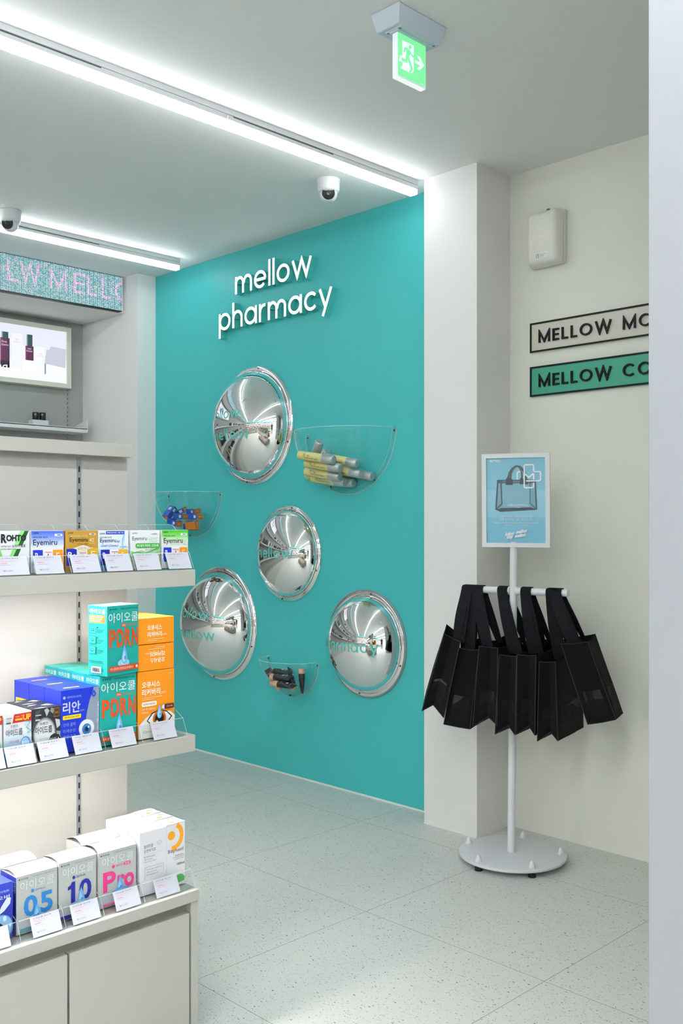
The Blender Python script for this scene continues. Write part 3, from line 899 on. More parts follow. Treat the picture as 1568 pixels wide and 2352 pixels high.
def light_box():
    y0, y1, z0, z1 = 1.40, 2.660, 1.837, 2.162
    og = (-4.795, (y0 + y1) / 2, z0)
    root = empty('light_box', og, 'white framed light box on the grey panel advertising purple cosmetic bottles', 'light box')
    f = MB(); t = .024; fm = mat('light_box_frame', '#d7d8cc', 0.45)
    f.box(-4.795, y0, z0, -4.740, y0 + t, z1, fm, .001); f.box(-4.795, y1 - t, z0, -4.740, y1, z1, fm, .001)
    f.box(-4.795, y0 + t, z0, -4.740, y1 - t, z0 + t, fm, .001); f.box(-4.795, y0 + t, z1 - t, -4.740, y1 - t, z1, fm, .001)
    f.build('frame', root, og)
    def em(h, k=1.0): return mat('backlit_' + h.lstrip('#'), '#26272a', .4, emit=h, estr=.92 * k)
    p = MB(); x = -4.750
    def rect(ya, za, yb, zb, h, k): p.add([(x + .0003 * k, ya, za), (x + .0003 * k, yb, za), (x + .0003 * k, yb, zb), (x + .0003 * k, ya, zb)], [(0, 1, 2, 3)], em(h))
    rect(y0 + t, z0 + t, y1 - t, z1 - t, '#e4e6f3', 0)
    rect(y0 + t, z0 + t, y1 - t, 1.955, '#f2f4fb', 1)
    p.add([(x + .0006, 2.51, 1.955), (x + .0006, 2.629, 1.945), (x + .0006, 2.634, 2.045), (x + .0006, 2.545, 2.05), (x + .0006, 2.535, 2.03), (x + .0006, 2.52, 2.03)], [(0, 1, 2, 3, 4, 5)], em('#c5c8d4'))
    pan = p.build('backlit_panel', root, og)
    b = MB()
    def R(ya, za, yb, zb, h, k, mb=b): mb.add([(x + .0003 * k, ya, za), (x + .0003 * k, yb, za), (x + .0003 * k, yb, zb), (x + .0003 * k, ya, zb)], [(0, 1, 2, 3)], em(h))
    R(2.325, 1.912, 2.385, 2.094, '#eceef8', 4); R(2.385, 1.906, 2.457, 2.036, '#eff0f9', 4); R(2.385, 2.03, 2.40, 2.096, '#e2e4f0', 4)
    R(2.385, 1.906, 2.457, 1.962, '#f4f5fc', 5); R(2.457, 1.894, 2.508, 2.040, '#f0f1fa', 6); R(2.508, 1.90, 2.517, 1.955, '#8f93a0', 5)
    def bottle(ya, yb, zb, zs, zt, cap):
        R(ya, zb, yb, zs, '#5c1747', 7); R(ya, zb, ya + (yb - ya) * .12, zs, '#8a3a6d', 8); R(yb - (yb - ya) * .15, zb, yb, zs, '#3a0f31', 8)
        c = (yb - ya) * .14
        R(ya + c, zs, yb - c, zt, '#1f4f4c', 7); R(ya + c, zs, ya + c * 1.9, zt, '#87a3a2', 8); R(yb - c * 1.6, zs, yb - c, zt, '#0f2f30', 8)
    bottle(2.264, 2.314, 1.911, 2.062, 2.093, 0); bottle(2.401, 2.446, 1.962, 2.036, 2.096, 0); bottle(2.08, 2.13, 1.911, 2.05, 2.093, 0)
    R(2.264, 1.911, 2.314, 1.945, '#2a1030', 8)
    bt = b.build('poster_print', pan, og)
    def txt(s, ya, za, yb, zb, h, k=10, bold=0):
        m = MB(); vs, fs = text_geo(s, bold)
        m.add([(x + .0003 * k, ya + q[0] * (yb - ya), za + q[1] * (zb - za)) for q in vs], fs, em(h)); return m.build('poster_lettering', pan, og)
    txt('First', 2.272, 2.037, 2.300, 2.048, '#f0e6ee'); txt('Essence', 2.272, 2.022, 2.308, 2.032, '#f0e6ee')
    txt('Youth', 2.411, 2.018, 2.432, 2.027, '#f0e6ee'); txt('Activator', 2.405, 2.006, 2.440, 2.015, '#f0e6ee')
    txt('FIRST', 2.342, 2.058, 2.366, 2.064, '#d9a0b4'); txt('ESSENCE', 2.336, 2.045, 2.374, 2.051, '#d9a0b4')
    txt('YOUTH', 2.470, 1.998, 2.494, 2.004, '#d9a0b4'); txt('ACTIVATOR', 2.463, 1.987, 2.502, 1.993, '#d9a0b4')
    txt('nq', 2.245, 1.880, 2.302, 1.925, '#ffffff')
light_box()

def wall_shelf(z, y0, y1, label, xf=-4.644):
    og = (-4.795, y1, z)
    root = empty('wall_shelf', og, label, 'shelf', 'white metal shelves on the grey wall')
    m = MB()
    m.box(-4.795, y0, z - .004, xf, y1, z, WHITEM); m.box(xf - .002, y0, z - .022, xf, y1, z + .003, WHITEM, .0006)
    m.box(-4.79, y0, z - .022, xf - .03, y1, z - .012, WHITEM)
    m.build('shelf_board', root, og)
    b = MB()
    pts = [(-4.795, y1, z - .02), (xf, y1, z - .02), (xf, y1, z + .040), (xf - .008, y1, z + .047), (-4.75, y1, z + .028), (-4.795, y1, z + .015)]
    b.prism(pts, (0, .003, 0), WHITEM); b.build('end_bracket', root, og)
    return root
wall_shelf(1.617, -3.9, 2.70, 'white metal wall shelf below the light box carrying two small black jars')

def jar(x, y, first, label):
    if first: o = dup(first)
    else:
        m = MB(); m.lathe([(0, 0), (.0155, 0), (.0165, .002), (.0165, .022)], (0, 0, 0), (0, 0, 1), mat('black_glass', '#0d0e12', 0.15), 28)
        o = m.build('cream_jar')
        c = MB(); c.lathe([(.0165, .0225), (.0170, .0235), (.0170, .0375), (.0155, .0395), (0, .0395)], (0, 0, 0), (0, 0, 1), mat('black_cap', '#131418', 0.3), 28); c.build('lid', o)
        p = MB(); vs, fs = text_geo('Lagom', .01)
        for a0 in (-.3,):
            p.add([(.0173 * math.cos(a0 + q[0] * .75), .0173 * math.sin(a0 + q[0] * .75), .024 + q[1] * .006) for q in vs], fs, ink('#c9ccd2'))
        p.build('lettering', o)
    o.location = (x, y, 1.6495)
    o.rotation_euler = (0, 0, -.6)
    return tag(o, label, 'jar', 'black jars on the wall shelf')
ds = MB().box(-4.735, 2.410, 1.6175, -4.685, 2.500, 1.6490, mat('clear_block', '#c9d0d2', 0.25), .002).build('display_stand', org=(-4.71, 2.455, 1.6175))
tag(ds, 'pale clear display block under the two black jars on the wall shelf', 'display stand')
j0 = jar(-4.708, 2.437, None, 'small black jar on the clear block, the one nearer the left edge')
jar(-4.700, 2.472, j0, 'small black jar on the clear block, the one nearer the slotted upright')

# ------------------------------------------------------------------ shelf unit
GX, GE = -1.746, 1.281
GY0 = -0.55
PX = -2.020
def shelf_unit():
    og = (-2.0, GE, 0)
    root = empty('shelf_unit', og, 'cream double-sided shelf unit with three tiers of medicine boxes over a base cabinet', 'shelf unit')
    def part(n, mb, p=root): return mb.build(n, p, og)
    cap = MB().box(-2.10, GY0, 1.266, -1.988, 1.274, 1.2965, CREAM, .001); part('top_cap', cap)
    b = MB().box(PX - .055, GY0, .02, PX, GE, 1.266, mat('warm_white_back_panel', '#b8b7b1', 0.5), 0); part('back_panel', b)
    for yy in (1.152, .53, -.09):
        u = MB().box(PX, yy - .005, .312, PX + .0022, yy + .005, 1.262, mat('zinc_steel', '#a9adb0', 0.4, 0.6)); uo = part('slotted_upright', u)
        s = MB()
        for i in range(36):
            z = .325 + i * .026
            s.box(PX + .002, yy - .0018, z - .0065, PX + .0028, yy + .0018, z + .0065, mat('slot_black', '#15171a', 0.6))
        part('slots', s, uo)
    for z1, x1 in ((1.009, GX), (.646, GX)):
        m = MB(); m.box(PX + .003, GY0, z1 - .036, x1, GE, z1, CREAM, .0012); sh = part('shelf', m)
        part('light_strip', MB().box(x1 - .075, GY0 + .02, z1 - .0378, x1 - .058, GE - .03, z1 - .0361, STRIPM), sh)
        br = MB().box(PX + .003, 1.149, z1 - .050, PX + .02, 1.155, z1 - .0362, WHITEM); part('bracket', br, sh)
    # base cabinet
    c = MB()
    c.box(PX - .30, GY0, .286, -1.732, GE, .3105, CREAM, .0012); part('counter_top', c)
    k = MB(); k.box(PX - .29, GE - .018, 0, -1.736, GE - .0005, .286, CREAM, .0006); part('side_panel', k)
    k = MB(); k.box(PX - .29, GY0, .02, -1.756, GE - .018, .286, mat('cabinet_inside', '#8f8d80', 0.6)); k.box(PX - .27, GY0, 0, -1.79, GE - .02, .02, BLACK); part('carcass', k)
    for (ya, yb) in ((.972, 1.259), (.660, .967), (.348, .655), (.036, .343), (-.276, .031), (-.55, -.281)):
        d = MB().box(-1.7555, ya, .006, -1.7375, yb, .262, CREAM, .0012); part('door', d)
    # far side of the unit
    for z1 in (1.009, .646):
        m = MB(); m.box(PX - .30, GY0, z1 - .036, PX - .056, GE, z1, CREAM, .001); sh = part('shelf', m)
        part('light_strip', MB().box(PX - .27, GY0 + .02, z1 - .0405, PX - .255, GE - .03, z1 - .0362, STRIPM), sh)
    return root
shelf_unit()

# ------------------------------------------------------------------ cartons
K = .98611
XF = -1.775
def carton(name, label, cat, group, w, h, d, base, front=(), side=(), top=(), flap=0.0, sidecol=None, topcol=None, rough=.4):
    """origin = middle of the base, front face towards +X"""
    m = MB(); bc = ink(base, rough)
    m.box(-d / 2, -w / 2, 0, d / 2, w / 2, h, bc, .0007)
    if sidecol:
        m.add([(-d / 2 + .001, -w / 2 - .0001, .001), (d / 2 - .0008, -w / 2 - .0001, .001), (d / 2 - .0008, -w / 2 - .0001, h - .001), (-d / 2 + .001, -w / 2 - .0001, h - .001)], [(0, 1, 2, 3)], ink(sidecol, rough))
    prnt(m, (d / 2, -w / 2, 0), (0, 1, 0), (0, 0, 1), w, h, front)
    prnt(m, (-d / 2, -w / 2, 0), (1, 0, 0), (0, 0, 1), d, h, side)
    if topcol:
        m.add([(d / 2 - .001, -w / 2 + .001, h + .0001), (d / 2 - .001, w / 2 - .001, h + .0001), (-d / 2 + .001, w / 2 - .001, h + .0001), (-d / 2 + .001, -w / 2 + .001, h + .0001)], [(0, 1, 2, 3)], ink(topcol, rough))
    if flap:
        n = 10; fl = ink(topcol or base, rough)
        P = [(d / 2 - d * i / n, h + .0004 + flap * math.sin(PI * (i / n) ** .8)) for i in range(n + 1)]
        m.add([(x, -w / 2, z) for x, z in P] + [(x, w / 2, z) for x, z in P], [(i, n + 1 + i, n + 2 + i, i + 1) for i in range(n)], fl, True)
        m.add([(x, -w / 2, z - .0006) for x, z in P] + [(x, w / 2, z - .0006) for x, z in P], [(i, n + 1 + i, n + 2 + i, i + 1) for i in range(n)], ink('#8d9096'), True)
        prnt(m, (d / 2, -w / 2, h + flap * .8), (0, 1, 0), (-1, 0, 0), w, d, [], 0)
    else:
        prnt(m, (d / 2, -w / 2, h + .0001), (0, 1, 0), (-1, 0, 0), w, d, top)
    o = m.build(name)
    return tag(o, label, cat, group)
def put(o, y0, y1, z, d, xf=XF, rot=0.0):
    o.location = (xf - d / 2, (y0 + y1) / 2, z); o.rotation_euler = (0, 0, math.radians(rot)); return o
def again(o, label, loc, rot=None, eul=None):
    c = dup(o); c['label'] = label; c.location = loc
    if rot is not None: c.rotation_euler = (0, 0, math.radians(rot))
    if eul is not None: c.rotation_euler = [math.radians(a) for a in eul]
    return c

def bae(y0=.17, y1=.545, b='#1b35c4', e='#f39a1f', x0=.05, x1=.96):
    t = (x1 - x0) / 3; g = t * .03
    return [('rr', x0, y0, x0 + t - g, y1, b, .02), ('rr', x0 + t, y0, x0 + 2 * t - g, y1, '#eef0f3', .02), ('rr', x0 + 2 * t, y0, x1, y1, e, .02),
            ('t', 'B', x0 + t * .20, y1 - .22, x0 + t * .52, y1 - .07, '#eef2fb', .015), ('t', '6', x0 + t * .56, y1 - .21, x0 + t * .82, y1 - .13, '#eef2fb', .015),
            ('t', 'Vitamin', x0 + t * 1.14, y1 - .075, x0 + t * 1.86, y1 - .035, '#c8204e', .01), ('t', 'A', x0 + t * 1.32, y1 - .22, x0 + t * 1.68, y1 - .09, '#c8204e', .03),
            ('t', 'E', x0 + t * 2.30, y1 - .22, x0 + t * 2.66, y1 - .07, '#fbe6b8', .015)]
def icon(x0, y0, x1, y1, c='#f0f3f8', c2='#2a45b8'):
    return [('rr', x0, y0, x1, y1, c, .02), ('r', x0 + (x1 - x0) * .35, y0 + (y1 - y0) * .3, x0 + (x1 - x0) * .8, y1 - (y1 - y0) * .3, c2), ('r', x0 - .03, y0 + (y1 - y0) * .4, x0, y1 - (y1 - y0) * .4, c2)]
EY = [('t', 'Eyemiru', .06, .615, .785, .795, '#101c26', .004)]
DK = '#1a2a30'
ZT = 1.0125
def top_row():
    gp = 'small eye drop cartons on the top shelf'
    hh = .0827; dd = .045
    def P(o, y0, y1): put(o, y0 * K, y1 * K, ZT, dd)
    o = carton('medicine_carton', 'white carton with green V stripes and heavy black lettering, leftmost on the top shelf', 'box', gp, .0665, hh, dd, '#dfe2e2',
        [('p', [(.70, 1), (.97, 1), (.30, .0), (.16, .0)], '#8fe07e'), ('p', [(.84, 1), (.97, 1), (.40, 0), (.26, 0)], '#1c5a2a'), ('p', [(-.0, .62), (.08, .62), (.34, .0), (.20, .0)], '#7fd070'), ('p', [(0, .48), (.07, .48), (.26, 0), (.16, 0)], '#1c5a2a'),
         ('r', .05, .58, .75, .66, '#dfe2e2'), ('t', 'R', .115, .72, .29, .93, '#16211f', .05), ('t', 'OHTO', .275, .76, .885, .91, '#16211f', .05),
         ('t', '비타민B6 고농도', .11, .62, .42, .665, '#35403c', .004), ('t', '뉴브이로토', .45, .61, .87, .69, '#35403c', .01), ('t', '눈의 피로, 눈물보조, 가려움', .11, .56, .57, .60, '#4a5552')])
    P(o, .8515, .919)
    o = carton('medicine_carton', 'carton fading from blue to white with vitamin tiles, second on the top shelf', 'box', gp, .070, hh, dd, '#e1e5ea',
        [('g', 0, .62, 1, .995, '#dfe6f2', '#3f68de', 14)] + icon(.71, .87, .95, .925) + [('t', 'LION', .06, .925, .22, .965, '#0d1f4a', .015), ('t', '비타민 함유 점안액', .06, .825, .49, .868, '#13265a', .008)] + EY + [('t', '40', .815, .66, .95, .77, '#d3dcf0', 0)] + bae())
    P(o, .922, .993)
    o = carton('medicine_carton', 'gold carton with white diamond reading GOLD, third on the top shelf', 'box', gp, .073, hh, dd, '#bd9138',
        icon(.72, .89, .93, .935, '#d9cfae') + [('t', 'LION', .07, .925, .23, .965, '#3a2a0c', .015), ('r', .16, .845, .67, .885, '#d8bb78'), ('t', '비타민 B6 E A 함유 점안액', .18, .85, .65, .88, '#7a5c1c', .004),
         ('t', 'Eyemiru', .12, .70, .68, .83, '#161a18', .006), ('t', '40', .72, .715, .87, .815, '#e6d7a8', .005), ('t', 'GOLD', .72, .675, .90, .705, '#e6d7a8'), ('t', '눈의 피로 · 침침함', .35, .655, .67, .69, '#3a2c10'),
         ('r', 0, .13, 1, .565, '#d9a92c'), ('r', .01, .14, .33, .56, '#1228a8'), ('r', .33, .14, .66, .56, '#e8e4da'), ('t', 'B', .06, .34, .19, .48, '#eef2fb', .015), ('t', '6', .20, .36, .30, .43, '#eef2fb', .01), ('t', 'Vitamin', .41, .44, .62, .475, '#c8204e', .01), ('t', 'A', .46, .30, .56, .42, '#c8204e', .03), ('t', 'E', .76, .35, .90, .49, '#f7e4b0', .015),
         ('p', [(.20, .57), (.52, .645), (.84, .57), (.52, .49)], '#e3dccb'), ('t', 'GOLD', .33, .54, .72, .60, '#b08a3c', .005, .2)], sidecol='#b5702a')
    P(o, .997, 1.071)
    o = carton('medicine_carton', 'pale blue carton with a contact lens swoosh, fourth on the top shelf', 'box', gp, .072, hh, dd, '#dde5ee',
        [('g', 0, 0, 1, .62, '#4f9fe0', '#dfe8f2', 14), ('rr', .25, .90, .86, .985, '#1c38b4', .02), ('t', '콘택트렌즈에도 사용 가능', .28, .92, .83, .965, '#e6ecfa', .01), ('t', 'LION', .05, .90, .21, .94, '#1a2430', .015), ('t', '비타민 함유 점안액', .05, .81, .43, .85, DK, .008),
         ('t', 'Eyemiru', .05, .67, .58, .80, '#0f2a38', .006), ('t', '40', .60, .69, .70, .75, '#3d78c4', .01), ('t', 'Gold Contact', .06, .595, .63, .65, '#3f66c0', .012, .1),
         ('s', arc(.93, .62, .14, 120, 200, 16, .32), .05, '#9fd0f2'), ('s', arc(.90, .63, .12, 120, 200, 16, .30), .012, '#5b9fd8')] + icon(.72, .575, .95, .60) + bae(.13, .52, '#1626a8', '#f2b21c', .07, .95))
    P(o, 1.072, 1.145)
    o = carton('medicine_carton', 'white carton with green pill banner and green waves, fifth on the top shelf', 'box', gp, .073, hh, dd, '#e4e7e8',
        [('t', 'LION', .06, .905, .22, .945, '#2b3430', .015), ('t', 'Eyemiru', .06, .715, .55, .84, '#1c2a2a', .002), ('t', 'Contact', .59, .76, .94, .84, '#a3d3b4'), ('t', 'Pure', .63, .695, .89, .755, '#a3d3b4', 0, .15)] + icon(.72, .89, .93, .915, '#d8dee8') +
        [('rr', .16, .545, 1.0, .665, '#3da63c', .06), ('t', '부드럽게 촉촉한, 인공눈물', .21, .57, .95, .64, '#eaf6e6', .012), ('p', [(0, .22), (0, .48), (.15, .44), (.35, .49), (.6, .42), (1, .54), (1, .36), (.6, .32), (.3, .40)], '#9fd49a'), ('s', [(0, .40), (.2, .44), (.45, .40), (.7, .46), (1, .56)], .04, '#5fb45a'), ('s', [(0, .30), (.3, .38), (.6, .34), (1, .45)], .02, '#4fa44c'), ('t', '10mL 무방부제 점안', .48, .475, .95, .515, '#3f5a44', .004)])
    P(o, 1.150, 1.224)
    o = carton('medicine_carton', 'carton fading from green to white, at the right end of the top shelf', 'box', gp, .069, hh, dd, '#e2e7e2',
        [('g', 0, .70, 1, .995, '#dcecd8', '#3fc01f', 14)] + icon(.70, .865, .95, .915) + [('t', 'LION', .06, .925, .22, .965, '#123a1a', .015), ('t', '비타민 함유 점안액', .06, .825, .48, .868, '#1c4a22', .008)] + EY + [('t', '40', .82, .66, .95, .77, '#cfe3cd', 0), ('t', 'Mild', .80, .605, .95, .645, '#a9dba0', .01), ('t', '부드러운 사용감', .30, .60, .68, .64, '#8fcf88', .004)] + bae())
    P(o, 1.230, 1.300)
top_row()

# ---- middle shelf
ZM = .6495
def brandmark(s, x0, y0, x1, y1, col, wd=.02):
    return [('t', s, x0, y0, x1, y1, col, .0)]
def drop(cx, cy, s, ripple=True, asp=.61):
    a = []
    if ripple:
        for q, c in ((.40, '#7fc4d2'), (.34, '#a9dbe6'), (.27, '#8fc6e0'), (.2, '#b9e2f0')):
            a.append(('e', cx - .02, cy - s * .55, s * q * 2.0, s * q * .62, c))
    pts = []
    for i in range(25):
        t = i / 24 * 2 * PI
        r = math.sin(t / 2) ** 1.6
        pts.append((cx + s * .42 * r * math.sin(t) / .77, cy + s * .62 * math.cos(t)))
    a.append(('p', pts[:-1], '#6fb2e6'))
    a.append(('p', [(cx + (x - cx) * .62 - s * .05, cy - s * .12 + (y - cy) * .62) for x, y in pts[:-1]], '#a8d4f4'))
    a.append(('e', cx + s * .08, cy - s * .25, s * .10, s * .12, '#4d8fd0'))
    return a
def mid_shelf():
    g1 = 'white eye drop cartons on the middle shelf'
    w = .0562; h = .0957; d = .050
    white_front = [('g', 0, 0, 1, .55, '#3f86c8', '#dfe6ea', 12), ('p', [(.36, .965), (1, .975), (1, .80), (.30, .79)], '#cc2430'), ('t', '+2mL 더', .40, .89, .66, .945, '#f5b52c', .012), ('r', .40, .835, .66, .875, '#f5b52c'), ('t', 'UP', .68, .825, .97, .945, '#f7c230', .04),
        ('r', .08, .885, .28, .91, '#9aa0a2'), ('r', .08, .845, .24, .855, '#9aa0a2'), ('r', .07, .79, .24, .82, '#4a5052'),
        ('t', '프렌즈', .22, .70, .50, .76, '#3c4a58', 0), ('t', '아이드롭', .06, .54, .66, .675, '#1f3f74', .006), ('t', '강한 시원함', .18, .40, .52, .445, '#b04a86', .006),
        ('e', .76, .37, .17, .125, '#2f7fc4'), ('e', .75, .375, .145, .105, '#8ec6ee'), ('t', '쿨하이', .62, .34, .90, .41, '#f2f7fb', .02),
        ('s', [(.74, .80), (.95, .79), (.80, .68), (.97, .60), (.82, .56)], .035, '#7fb8d2'), ('s', [(.74, .74), (.88, .68), (.93, .58)], .02, '#b4d8e6'), ('p', [(0, .22), (.2, .17), (.35, .22), (.55, .16), (.8, .21), (1, .16), (1, .06), (0, .06)], '#2a66a8'), ('p', [(.1, .12), (.3, .16), (.4, .08)], '#8ebfe0')]
    o = carton('medicine_carton', 'white and blue carton with red UP corner, beside the dark one', 'box', g1, w, h, d, '#e3e3e3', white_front,
               top=[('t', '아이드롭 쿨하이', .1, .3, .8, .5, '#b9bcc0'), ('r', .1, .6, .5, .65, '#c9ccd0')])
    put(o, .866 * K, .923 * K, ZM, d)
    again(o, 'white eye drop carton directly behind the blue one with red UP corner', (XF - d * 1.5 - .002, (.866 + .923) / 2 * K + .001, ZM))
    o2 = carton('medicine_carton', 'white and green carton with red UP corner cut by the left frame edge', 'box', g1, w, h, d, '#e3e3e3',
        [('g', 0, 0, 1, .5, '#3f9a78', '#dfe8e4', 12)] + white_front[1:8] + [('t', '프렌즈', .22, .70, .50, .76, '#3c4a58', 0), ('t', '아이드롭', .06, .54, .66, .675, '#1f5a4a', .006), ('e', .76, .37, .17, .125, '#2f9a6c'), ('e', .75, .375, .13, .10, '#9ed8b8')])
    put(o2, .805 * K, .8625 * K, ZM, d)
    again(o2, 'white eye drop carton behind the green one cut by the left frame edge', (XF - d * 1.5 - .002, (.805 + .8625) / 2 * K, ZM))
    ice = [('p', [(.0, .55), (.12, .95), (.3, .99), (.2, .8)], '#4a4e52'), ('p', [(.42, .96), (.52, .99), (.60, .93), (.50, .82)], '#b9bdc0'), ('p', [(.66, .99), (.78, .96), (.72, .86), (.62, .92)], '#8a8e92'), ('p', [(.80, .75), (.96, .72), (.98, .60), (.86, .55)], '#c6cacd'), ('p', [(.84, .5), (.99, .48), (.97, .36), (.86, .40)], '#9a9ea2'), ('p', [(0, .2), (.15, .26), (.10, .1), (0, .06)], '#6a6e72'), ('p', [(.35, .12), (.55, .16), (.7, .08), (.5, .02)], '#7c8084'),
        ('e', .42, .47, .40, .34, '#6f7376'), ('e', .42, .47, .37, .315, '#a9adb0'), ('e', .42, .47, .34, .285, '#d4d7d9'), ('e', .42, .47, .28, .24, '#dfe2e4'),
        ('r', .74, .79, .94, .975, '#8a6a3a'), ('r', .755, .805, .925, .96, '#4a3218'), ('t', 'ICE', .79, .86, .89, .90, '#c9a66a'), ('r', .10, .86, .30, .88, '#c9ccd0'), ('r', .10, .76, .26, .79, '#c9ccd0'),
        ('t', '프렌즈', .24, .66, .54, .72, '#23272a', 0), ('t', '아이드롭', .09, .49, .68, .635, '#23272a', .006), ('t', '강력한 시원함', .22, .355, .54, .40, '#9fd2d0', .004),
        ('p', [(.56, .33), (.62, .42), (.74, .46), (.92, .42), (.99, .32), (.90, .22), (.72, .20), (.60, .24)], '#2a2d32'), ('t', '아이스', .60, .29, .95, .38, '#dfe2e6', .02), ('t', 'ICE', .72, .235, .82, .27, '#c9a0c0')]
    o = carton('medicine_carton', 'black and grey ice-patterned carton on the middle shelf, left of the tall blue box', 'box', 'dark ice-patterned cartons', .0610, h + .001, d + .004, '#2b2e31', ice,
               top=[('p', [(.1, .1), (.4, .2), (.6, .05), (.3, .02)], '#a9adb0'), ('p', [(.5, .5), (.8, .7), (.95, .4)], '#c9ccd0'), ('p', [(.1, .6), (.3, .9), (.5, .7)], '#8a8e92'), ('r', .55, .2, .75, .4, '#6a5a3a')])
    put(o, .9245 * K, .986 * K, ZM, d + .004)
    again(o, 'dark ice-patterned carton directly behind the front dark one', (XF - (d + .004) * 1.5 - .002, (.9245 + .986) / 2 * K + .001, ZM))
    # tall blue boxes
    w = .0865; h = .1258; d = .0655
    cur = [(.62, 0), (.60, .25), (.66, .55), (.74, .78), (.86, 1.0)]
    bl = [('p', [(1, .005), (1, .995)] + [(x, min(.995, max(.005, y))) for x, y in cur[::-1]], '#8d99ac'),
          ('t', '파마리서치', .16, .86, .52, .90, '#9fb4ea', .004), ('e', .09, .88, .035, .024, '#9fb4ea'), ('t', '리안', .05, .625, .50, .81, '#c3cfe6', .02), ('t', '점안액', .50, .635, .60, .66, '#c3cfe6'),
          ('rr', .05, .53, .52, .595, '#f2d524', .02), ('t', '국내 최초 PDRN 점안액', .10, .547, .47, .58, '#3a3c20', .006), ('t', '각막·결막', .05, .415, .38, .475, '#8ba6e4', .0), ('t', '미세손상', .05, .32, .38, .38, '#8ba6e4', 0), ('t', '영양공급', .05, .225, .38, .285, '#8ba6e4', 0),
          ('e', .66, .345, .205, .148, '#b9c6de'), ('e', .66, .345, .195, .141, '#e6e9f0'), ('e', .66, .335, .118, .088, '#1d3f7c'), ('e', .66, .335, .110, .082, '#3f84c4'), ('e', .66, .335, .075, .056, '#2a64a8'), ('e', .66, .335, .045, .034, '#0e1626'), ('e', .705, .365, .022, .016, '#f4f8fc'),
          ('e', .845, .885, .055, .04, '#2444c0'), ('p', [(.79, .89), (.90, .89), (.845, .965)], '#2444c0'), ('t', '1', .835, .87, .855, .905, '#8fa6e0')]
    for i, ch in enumerate('POLYDEOXYRIBONUCLEOTIDE'):
        yy = .20 + i * .0245
        bl.append(('t', ch, .925, yy, .958, yy + .017, '#d6dcea', .01))
    sd = [('rr', .12, .60, .86, .72, '#f2d524', .03), ('t', '국내 최초 PDRN', .20, .63, .78, .69, '#3a3c20', .008), ('r', .08, .30, .16, .33, '#c9d2ea')]
    tp = [('rr', .22, .3, .62, .42, '#f2d524', .02), ('t', '리안 점안액', .27, .33, .57, .39, '#3a3c20', .006)]
    o = carton('medicine_carton', 'royal blue carton with an eyeball picture standing in front on the middle shelf', 'box', 'royal blue cartons with yellow strips', w, h, d, '#1c36c8', bl, sd, tp, flap=0, rough=.35)
    put(o, .986 * K, 1.074 * K, ZM, d)
    for i, lb in ((1, 'royal blue carton in the middle of the row of three behind one another'), (2, 'royal blue carton at the back of the row, nearest the back panel')):
        again(o, lb, (XF - d * (i + .5) - .001 * i, (.986 + 1.074) / 2 * K, ZM))
    # teal boxes
    w = .0875; h = .1445; d = .057
    fr = [('t', '● 현대약품', .07, .935, .30, .96, '#0c4a46', .006), ('t', '폴리데옥시리보뉴클레오티드나트륨', .42, .935, .96, .96, '#0c4a46'), ('t', '아이오쿨', .04, .755, .97, .895, '#eef4f2', .0),
          ('rr', .44, .685, .59, .735, '#e05a24', .03), ('t', '리뉴', .47, .695, .565, .725, '#f6e9dc', .01), ('t', '무보존제점안액', .61, .69, .95, .725, '#d1652c', .004)]
    for ch, x0, x1 in (('P', .05, .26), ('D', .29, .51), ('R', .54, .75), ('N', .77, .97)):
        fr.append(('t', ch, x0, .40, x1, .66, '#d8541c', .035))
    fr += drop(.52, .30, .24) + [('r', .03, .055, .97, .135, '#cf5222'), ('t', '각막·결막의 영양보급·미세손상', .06, .075, .80, .115, '#f4ded0', .008), ('e', .91, .095, .035, .02, '#f4ded0')]
    sd = [('t', '아이오쿨', .08, .885, .92, .955, '#eef4f2', .006), ('r', .08, .755, .90, .865, '#ee7a34')]
    for q in range(3): sd.append(('r', .13, .835 - q * .03, .80 - q * .06, .847 - q * .03, '#f6dcc4'))
    for q in range(3):
        y = .60 - q * .145
        sd += [('rr', .08, y, .44, y + .115, '#0f7a74', .05), ('rr', .10, y + .008, .42, y + .107, '#2cb0a6', .045), ('e', .26, y + .055, .09, .022, '#0f5a56'), ('e', .26, y + .058, .06, .012, '#2cb0a6'), ('e', .52, y + .09, .03, .012, '#0c4a46')]
        for e in range(3): sd.append(('r', .50, y + .055 - e * .02, .88 - e * .08, y + .063 - e * .02, '#0f6a64'))
    sd += [('r', .10, .205, .80, .215, '#0f6a64'), ('r', .15, .185, .85, .193, '#0f6a64'), ('r', .24, .045, .76, .135, '#e4e8e8')] + [('r', .27 + q * .035, .06, .285 + q * .035 + (q % 3) * .005, .12, '#22282a') for q in range(13)]
    tp = [('t', '아이오쿨', .1, .3, .5, .7, '#7fd0c8'), ('t', 'PDRN', .56, .35, .9, .65, '#c9743c', .02)]
    gp = 'teal cartons with orange letters'
    o = carton('medicine_carton', 'teal carton with orange capitals at the front of its row, carrying the upper one', 'box', gp, w, h, d, '#1ea79d', fr, sd, tp, rough=.35)
    y0, y1 = 1.0755 * K, 1.0755 * K + w
    yc = (y0 + y1) / 2
    put(o, y0, y1, ZM, d)
    for i, lb in ((1, 'teal carton second in the row on the middle shelf, behind the front one'), (2, 'teal carton third in the row on the middle shelf'), (3, 'teal carton last in the row, touching the back panel')):
        again(o, lb, (XF - d * (i + .5) - .0015 * i, yc, ZM))
    again(o, 'teal carton with orange capitals standing on top of the row, turned to show its side', (XF - .0165, 1.1035, ZM + h + .0012), 11)
    # orange boxes
    w = .0925; h = .1435; d = .057
